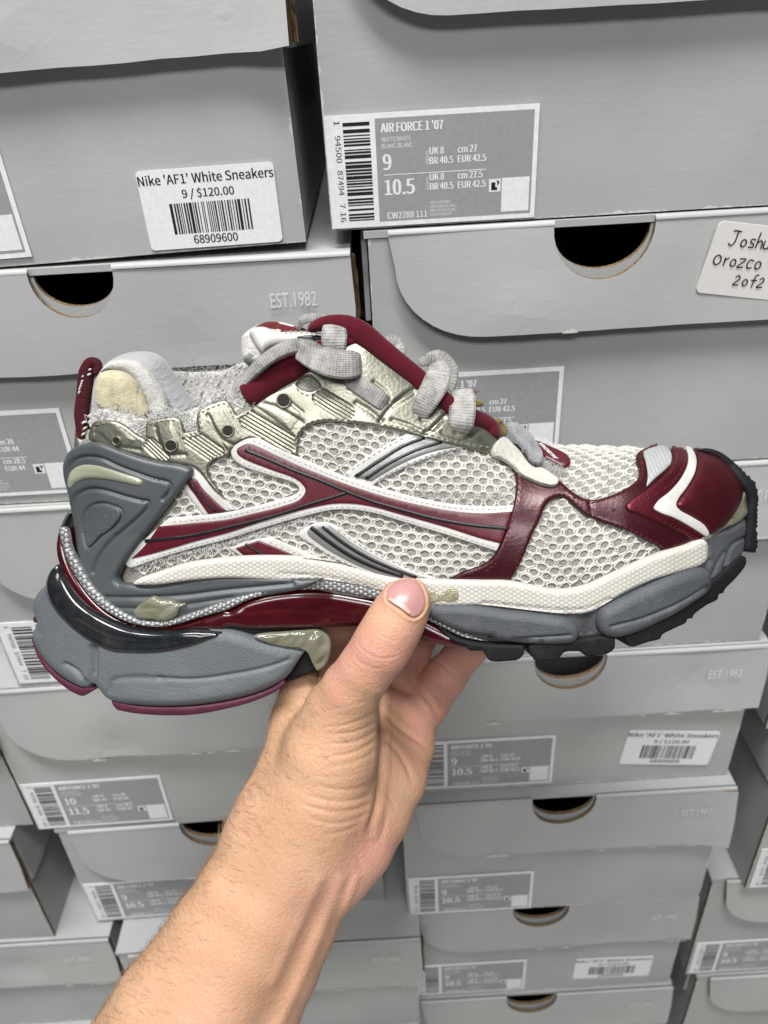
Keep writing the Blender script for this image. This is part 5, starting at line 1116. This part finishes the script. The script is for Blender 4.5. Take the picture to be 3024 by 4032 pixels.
def surface_nets(S):
    neg = S < 0; c = np.zeros(tuple(n-1 for n in S.shape), np.int8)
    for i in (0, 1):
        for j in (0, 1):
            for k in (0, 1): c += neg[i:S.shape[0]-1+i, j:S.shape[1]-1+j, k:S.shape[2]-1+k]
    act = (c > 0) & (c < 8); idx = np.full(act.shape, -1, np.int64); pos = np.argwhere(act); idx[act] = np.arange(len(pos))
    acc = np.zeros((len(pos), 3)); cnt = np.zeros(len(pos))
    cor = [(i, j, k) for i in (0, 1) for j in (0, 1) for k in (0, 1)]
    for a in range(8):
        for b in range(a+1, 8):
            A, B = np.array(cor[a]), np.array(cor[b])
            if abs(A-B).sum() != 1: continue
            va = S[tuple((pos+A).T)]; vb = S[tuple((pos+B).T)]; m = (va < 0) != (vb < 0)
            t = np.where(m, va/np.where(m, va-vb, 1), 0); p = A+t[:, None]*(B-A)
            acc[m] += p[m]; cnt[m] += 1
    Vv = lo+VX*(pos+acc/cnt[:, None]); Fq = []
    for axn in range(3):
        o1, o2 = [(1, 2), (2, 0), (0, 1)][axn]
        sa = [slice(None)]*3; sb = [slice(None)]*3; sa[axn] = slice(0, -1); sb[axn] = slice(1, None)
        na, nb = neg[tuple(sa)], neg[tuple(sb)]; cr = np.argwhere(na != nb)
        ok = (cr[:, o1] > 0) & (cr[:, o2] > 0) & (cr[:, o1] < S.shape[o1]-1) & (cr[:, o2] < S.shape[o2]-1); cr = cr[ok]
        def at(d1, d2):
            q = cr.copy(); q[:, o1] -= d1; q[:, o2] -= d2; return idx[tuple(q.T)]
        q = np.stack([at(1, 1), at(0, 1), at(0, 0), at(1, 0)], 1); fl = na[tuple(cr.T)]
        q[~fl] = q[~fl][:, ::-1]; Fq.append(q)
    Fq = np.concatenate(Fq); return Vv, Fq[(Fq >= 0).all(1)]
HV, HF = surface_nets(SDF)
def largest(Vv, Fq):
    lab = np.arange(len(Vv))
    for _ in range(400):
        m = lab[Fq].min(1); new = lab.copy()
        for i in range(4): np.minimum.at(new, Fq[:, i], m)
        new = new[new]
        if (new == lab).all(): break
        lab = new
    big = np.bincount(lab).argmax(); keep = lab == big; mp = np.cumsum(keep)-1
    return Vv[keep], mp[Fq[keep[Fq[:, 0]]]]
HV, HF = largest(HV, HF)
def smooth_mesh(Vv, Fq, it, w=.5):
    e = np.concatenate([Fq[:, [0, 1]], Fq[:, [1, 2]], Fq[:, [2, 3]], Fq[:, [3, 0]]]); e = np.concatenate([e, e[:, ::-1]])
    deg = np.bincount(e[:, 0], minlength=len(Vv)).astype(float)
    for _ in range(it):
        s = np.stack([np.bincount(e[:, 0], weights=Vv[e[:, 1], i], minlength=len(Vv)) for i in range(3)], 1)/np.maximum(deg, 1)[:, None]
        Vv = Vv+w*(s-Vv)
    return Vv
HV = smooth_mesh(HV, HF, 6)
def subdivide(Vv, Fq):
    e = np.sort(np.concatenate([Fq[:, [0, 1]], Fq[:, [1, 2]], Fq[:, [2, 3]], Fq[:, [3, 0]]]), axis=1); ue, inv = np.unique(e, axis=0, return_inverse=True); inv = inv.ravel()
    n = len(Vv); m = len(Fq); ev = Vv[ue].mean(1); fv = Vv[Fq].mean(1)
    E = [n+inv[i*m:(i+1)*m] for i in range(4)]; Cc = n+len(ue)+np.arange(m)
    return np.concatenate([Vv, ev, fv]), np.concatenate([np.stack([Fq[:, i], E[i], Cc, E[i-1]], 1) for i in range(4)])
HV, HF = subdivide(HV, HF); HV = smooth_mesh(HV, HF, 3)
def vnormals(Vv, Fq):
    fn = np.cross(Vv[Fq[:, 2]]-Vv[Fq[:, 0]], Vv[Fq[:, 3]]-Vv[Fq[:, 1]]); nn = np.zeros_like(Vv)
    for i in range(4):
        for c in range(3): nn[:, c] += np.bincount(Fq[:, i], weights=fn[:, c], minlength=len(Vv))
    return nn/np.maximum(np.linalg.norm(nn, axis=1), 1e-12)[:, None]
HN = vnormals(HV, HF)
PU = 829.5+1659*HV[:, 0]/HV[:, 2]; PV = 1106-1659*HV[:, 1]/HV[:, 2]
out = (HN*HV).sum(1)
if np.median(out[(HV[:, 2] < .33)]) > 0: HF = HF[:, ::-1]; HN = -HN
facing = np.clip(-(HN*HV).sum(1)/np.linalg.norm(HV, axis=1)*2.5, 0, 1)
UVp = np.stack([PU, PV], 1)
creases = [  # thenar skin folds, palm lines, knuckle folds of the thumb: (line, half width, depth in mm)
    (Z5((560, 1000), (700, 985), (800, 950), (895, 900)), 3.0, .55), (Z5((600, 1045), (740, 1030), (830, 995), (900, 950)), 3.0, .65), (Z5((580, 1100), (740, 1090), (830, 1050), (895, 1000)), 3.2, .6),
    (Z5((600, 1175), (740, 1150), (830, 1105), (890, 1060)), 3.5, .7), (Z5((580, 1235), (720, 1215), (820, 1175), (880, 1130)), 3.5, .45), (Z5((520, 1345), (640, 1370), (760, 1365), (870, 1320)), 4, .6),
    (Z5((470, 1405), (620, 1440), (760, 1430), (860, 1390)), 4, .75), (Z5((450, 1465), (600, 1500), (730, 1495), (850, 1450)), 4, .75), (Z5((480, 1540), (600, 1570), (720, 1560), (830, 1510)), 4, .6), (Z5((560, 1640), (680, 1620), (800, 1560)), 4, .5),
    (Z5((540, 900), (700, 880), (830, 840)), 3, .25), (Z5((500, 1290), (650, 1300), (800, 1270)), 3, .3),
    (Z5((900, 830), (908, 960), (912, 1080), (906, 1220), (893, 1360), (872, 1490), (830, 1620)), 6, 1.6), (Z5((915, 1060), (990, 1130), (1050, 1220), (1090, 1320)), 5, .9), (Z5((915, 910), (1000, 990), (1090, 1060), (1190, 1130)), 5, 1.0),
    (Z5((900, 1360), (960, 1420), (1000, 1500)), 4, .4), (Z5((1085, 720), (1140, 790), (1200, 860), (1248, 940)), 5, 1.1), (Z5((940, 1500), (925, 1600), (890, 1700)), 5, .5), (Z5((700, 1700), (760, 1760), (800, 1850)), 5, .7), (Z5((1210, 590), (1290, 640), (1340, 700)), 4, .5),
    (Z5((762, 470), (785, 530), (850, 575), (940, 592), (1010, 575)), 2.6, .45), (Z5((728, 560), (780, 615), (870, 650), (960, 645)), 2.8, .35), (Z5((935, 480), (965, 530), (1010, 555)), 2.2, .25), (Z5((850, 420), (930, 470), (1000, 490)), 2.4, .2), (Z5((705, 500), (730, 550)), 2.2, .2)]
disp = np.zeros(len(HV))
for ln, wd, dp in creases:
    L = catmull(ln, False, 5); mn, mx = L.min(0)-20, L.max(0)+20
    k = (UVp[:, 0] > mn[0]) & (UVp[:, 0] < mx[0]) & (UVp[:, 1] > mn[1]) & (UVp[:, 1] < mx[1]) & (facing > .05)
    if not k.any(): continue
    q = UVp[k]; dd = dist_to(q, L, False)
    ends = np.minimum(np.linalg.norm(q-L[0], axis=1), np.linalg.norm(q-L[-1], axis=1)); fade = np.clip(ends/25+.15, 0, 1)
    disp[k] += fade*facing[k]*dp*(.00042 if dp < .8 else .0007)*(-np.exp(-(dd/wd)**2)+.35*np.exp(-((dd-wd*2.2)/(wd*1.3))**2))
# nail bed groove
nail = ZE((536, 245), (552, 172), (600, 102), (680, 62), (760, 76), (822, 122), (860, 190), (878, 270), (870, 340), (822, 408), (765, 428), (715, 395), (650, 345), (580, 300), (545, 275))
L = catmull(nail, True, 4); k = (np.abs(UVp[:, 0]-875) < 90) & (np.abs(UVp[:, 1]-1295) < 90) & (facing > .02) & (HV[:, 2] < .33)
dd = dist_to(UVp[k], L, True); ins = inside(UVp[k], L)
disp[k] += -.0009*np.exp(-(dd/3.0)**2)-np.where(ins, .0006, 0)+np.where(~ins, .0005*np.exp(-((dd-7)/4)**2), 0)
# tendons and veins of the wrist
for ln, wd, dp in ((Z4((0, 0), (1, 1)), 1, 0), ([(735, 1900), (700, 1990), (660, 2090), (600, 2220)], 13, 1.1), ([(690, 1900), (640, 2010), (590, 2120)], 12, .7), ([(770, 1895), (735, 1990), (700, 2080)], 9, .7)):
    L = catmull(ln, False, 8); k = (PV > 1850) & (facing > .05); dd = dist_to(UVp[k], L, False); disp[k] += .001*dp*np.exp(-(dd/wd)**2)
HV = HV+HN*disp[:, None]
HW = CPOS+HV[:, :1]*RGT+HV[:, 1:2]*UPV+HV[:, 2:3]*FWD
base_pt = HW.mean(0)
def mat_skin():
    n = N('skin')
    tint = n.new('ShaderNodeAttribute', attribute_name='tint').outputs['Fac']
    blot = n.noise(38, 4, .6); fine = n.noise(900, 4, .65); cell = n.voro(620); cell2 = n.voro(1400)
    warm = n.ramp(blot, [(.3, (.53, .310, .182, 1)), (.7, (.61, .375, .232, 1))])
    red = n.ramp(blot, [(.3, (.55, .265, .195, 1)), (.7, (.63, .33, .25, 1))])
    blush = n.ramp(n.noise(22, 4, .6), [(.42, (0, 0, 0, 1)), (.68, (1, 1, 1, 1))])
    c = n.mix(n.math('MINIMUM', n.math('ADD', tint, n.math('MULTIPLY', blush, .38)), 1.0), warm, red)
    c = n.mix(n.math('MULTIPLY', n.ramp(n.noise(150, 3, .6), [(.56, (0, 0, 0, 1)), (.72, (1, 1, 1, 1))]), .22), c, (.50, .22, .14, 1))
    h = n.math('ADD', n.math('MULTIPLY', cell, .7), n.math('ADD', n.math('MULTIPLY', fine, .5), n.math('MULTIPLY', cell2, .4)))
    return n.set(c, .50, 0, .40, n.bump(h, .38, .0007), **{'Subsurface Weight': .22, 'Subsurface Radius': (.006, .0022, .0011), 'Subsurface Scale': 1.0})
M_SKIN = mat_skin()
HAND = empty('hand', tuple(base_pt)); tag(HAND, 'bare hand and forearm gripping the sneaker under its arch, thumb in front', 'hand')
me = bpy.data.meshes.new('arm_and_hand'); me.from_pydata((HW-base_pt).tolist(), [], HF.tolist()); me.materials.append(M_SKIN)
me.polygons.foreach_set('use_smooth', np.ones(len(me.polygons), dtype=bool))
tint = np.zeros(len(HV))
for (u, v, r_, a) in ((880, 1390, 40, .25), (870, 1270, 55, .55), (920, 1560, 60, .9), (960, 1460, 80, .9), (880, 1460, 60, 1.0), (860, 1640, 50, .5), (820, 1830, 60, .7), (765, 1880, 50, .5), (725, 1505, 30, .5), (538, 1800, 9, 1.5), (620, 2150, 140, .25), (800, 1400, 40, .2), (740, 1410, 60, .9), (680, 1960, 60, .3)):
    tint += a*np.exp(-(((PU-u)**2+(PV-v)**2)/r_**2))
tint[HV[:, 2] > .385] += .5
at = me.attributes.new('tint', 'FLOAT', 'POINT'); at.data.foreach_set('value', np.clip(tint, 0, 1).astype(np.float32)); me.update()
arm_o = bpy.data.objects.new('arm_and_hand', me); COL.objects.link(arm_o); arm_o.parent = HAND
# thumb nail, fitted on the thumb's surface
from mathutils.bvhtree import BVHTree
bvh = BVHTree.FromPolygons([tuple(p) for p in HW.tolist()], HF.tolist())
def skin_t(u, v):
    u = np.asarray(u, float); v = np.asarray(v, float); r_ = np.empty(u.size)
    for i, (a, b) in enumerate(zip(u.ravel(), v.ravel())):
        dr = FWD+(a-829.5)/1659*RGT-(b-1106)/1659*UPV; ln_ = np.linalg.norm(dr); hit = bvh.ray_cast(Vector(CPOS), Vector(dr/ln_))
        d = (hit[3]/ln_) if hit[0] is not None else .33
        r_[i] = D0-d-tilt(b)
    return r_.reshape(u.shape)
gu, gv = np.arange(820, 940, 4.0), np.arange(1230, 1350, 4.0); GT = skin_t(*np.meshgrid(gu, gv, indexing='ij'))
kk = np.ones((5, 5))/25; GP = np.pad(GT, 2, mode='edge'); GT = sum(GP[i:i+GT.shape[0], j:j+GT.shape[1]]*kk[i, j] for i in range(5) for j in range(5))
def nail_t(u, v):
    x = np.clip((np.asarray(u, float)-gu[0])/4, 0, len(gu)-1.001); y = np.clip((np.asarray(v, float)-gv[0])/4, 0, len(gv)-1.001); i, j = x.astype(int), y.astype(int); a, b = x-i, y-j
    return GT[i, j]*(1-a)*(1-b)+GT[i+1, j]*a*(1-b)+GT[i, j+1]*(1-a)*b+GT[i+1, j+1]*a*b
def mat_nail(name, c):
    n = N(name); s = n.noise(60, 3, .5); 
    b = n.ramp(s, [(.3, tuple(x*.9 for x in c)+(1,)), (.7, tuple(min(1, x*1.08) for x in c)+(1,))])
    return n.set(b, .30, 0, .45, n.bump(n.noise(300, 2, .5), .06, .0005), **{'Subsurface Weight': .15, 'Subsurface Radius': (.003, .0012, .001), 'Coat Weight': .05, 'Coat Roughness': .3})
SORG_old = SORG; SORG = base_pt
X, FF, V = build_panel(nail, nail_t, th=.0007, lift=.0006, bw=7, sp=4, skirt=.0012)
no = meshobj('thumb_nail', X, [f[::-1] for f in FF], mat_nail('nail', (.50, .26, .25)), None); no.parent = HAND
X, FF, V = build_panel(ZE((545, 272), (590, 265), (650, 280), (705, 325), (745, 395), (730, 402), (650, 345), (580, 300)), nail_t, th=.0001, lift=.00135, bw=4, sp=4, skirt=.0004)
lu = meshobj('lunula', X, [f[::-1] for f in FF], mat_nail('nail_lunula', (.66, .42, .37)), None); lu.parent = no
# arm hair
def arm_hair():
    r = np.random.default_rng(3)
    edge = catmull([(640, 1500), (600, 1600), (575, 1680), (545, 1750), (500, 1810), (460, 1870), (400, 1960), (340, 2050), (280, 2130), (215, 2215)], False, 6)
    ed = dist_to(UVp, edge, False)
    wgt = np.exp(-(ed/55)**2)*1.0+.12*np.exp(-(ed/170)**2)
    wgt *= (PV > 1480) & (PV < 2240) & (HV[:, 2] < .37) & (facing > .0)
    silh = np.exp(-(ed/30)**2)*(PV > 1640)*(PV < 2240)*(HV[:, 2] < .375)*(HV[:, 2] > .30); wgt = wgt+1.6*silh*(facing < .5)
    p = wgt/wgt.sum(); idx_ = r.choice(len(HV), 2300, p=p); V = []; F = []
    for i in idx_:
        o_ = HW[i]; nn = HN[i][0]*RGT+HN[i][1]*UPV+HN[i][2]*FWD
        v = PV[i]; a = r.normal(.2, .55) if v < 1750 else r.normal(.35, .35)
        dirp = -math.sin(.9)*RGT*(.7 if v > 1750 else .3)+UPV*(.3 if v > 1800 else -.1)*1.0
        g = np.array([0, 0, 0.]); t_ = (-.465*RGT-.885*UPV)*(-.2)+(-.885*RGT+.465*UPV)*.9
        t_ = t_*math.cos(a)+np.cross(nn, t_)*math.sin(a); t_ -= nn*(t_@nn); t_ /= np.linalg.norm(t_)+1e-9
        ln_ = r.uniform(.003, .0085); lift_ = r.uniform(.12, .6); q = []
        for k in range(5):
            s = k/4; q.append(o_-nn*.0003+t_*ln_*s+nn*ln_*lift_*(s-.45*s*s))
        q = np.array(q); vw = CPOS-q[0]; side = np.cross(q[-1]-q[0], vw); side /= np.linalg.norm(side)+1e-9; wd = .000042*np.array([1, 1, .85, .6, .2])
        b = len(V); V += list(q+side*wd[:, None]-base_pt)+list(q-side*wd[:, None]-base_pt); F += [(b+j, b+j+1, b+6+j, b+5+j) for j in range(4)]
    n = N('light_brown_hair'); m = n.set((.22, .13, .065, 1), .45, 0, .4)
    o = meshobj('arm_hair', V, F, m, None); o.parent = HAND; o['kind'] = 'stuff'
arm_hair()
SORG = SORG_old
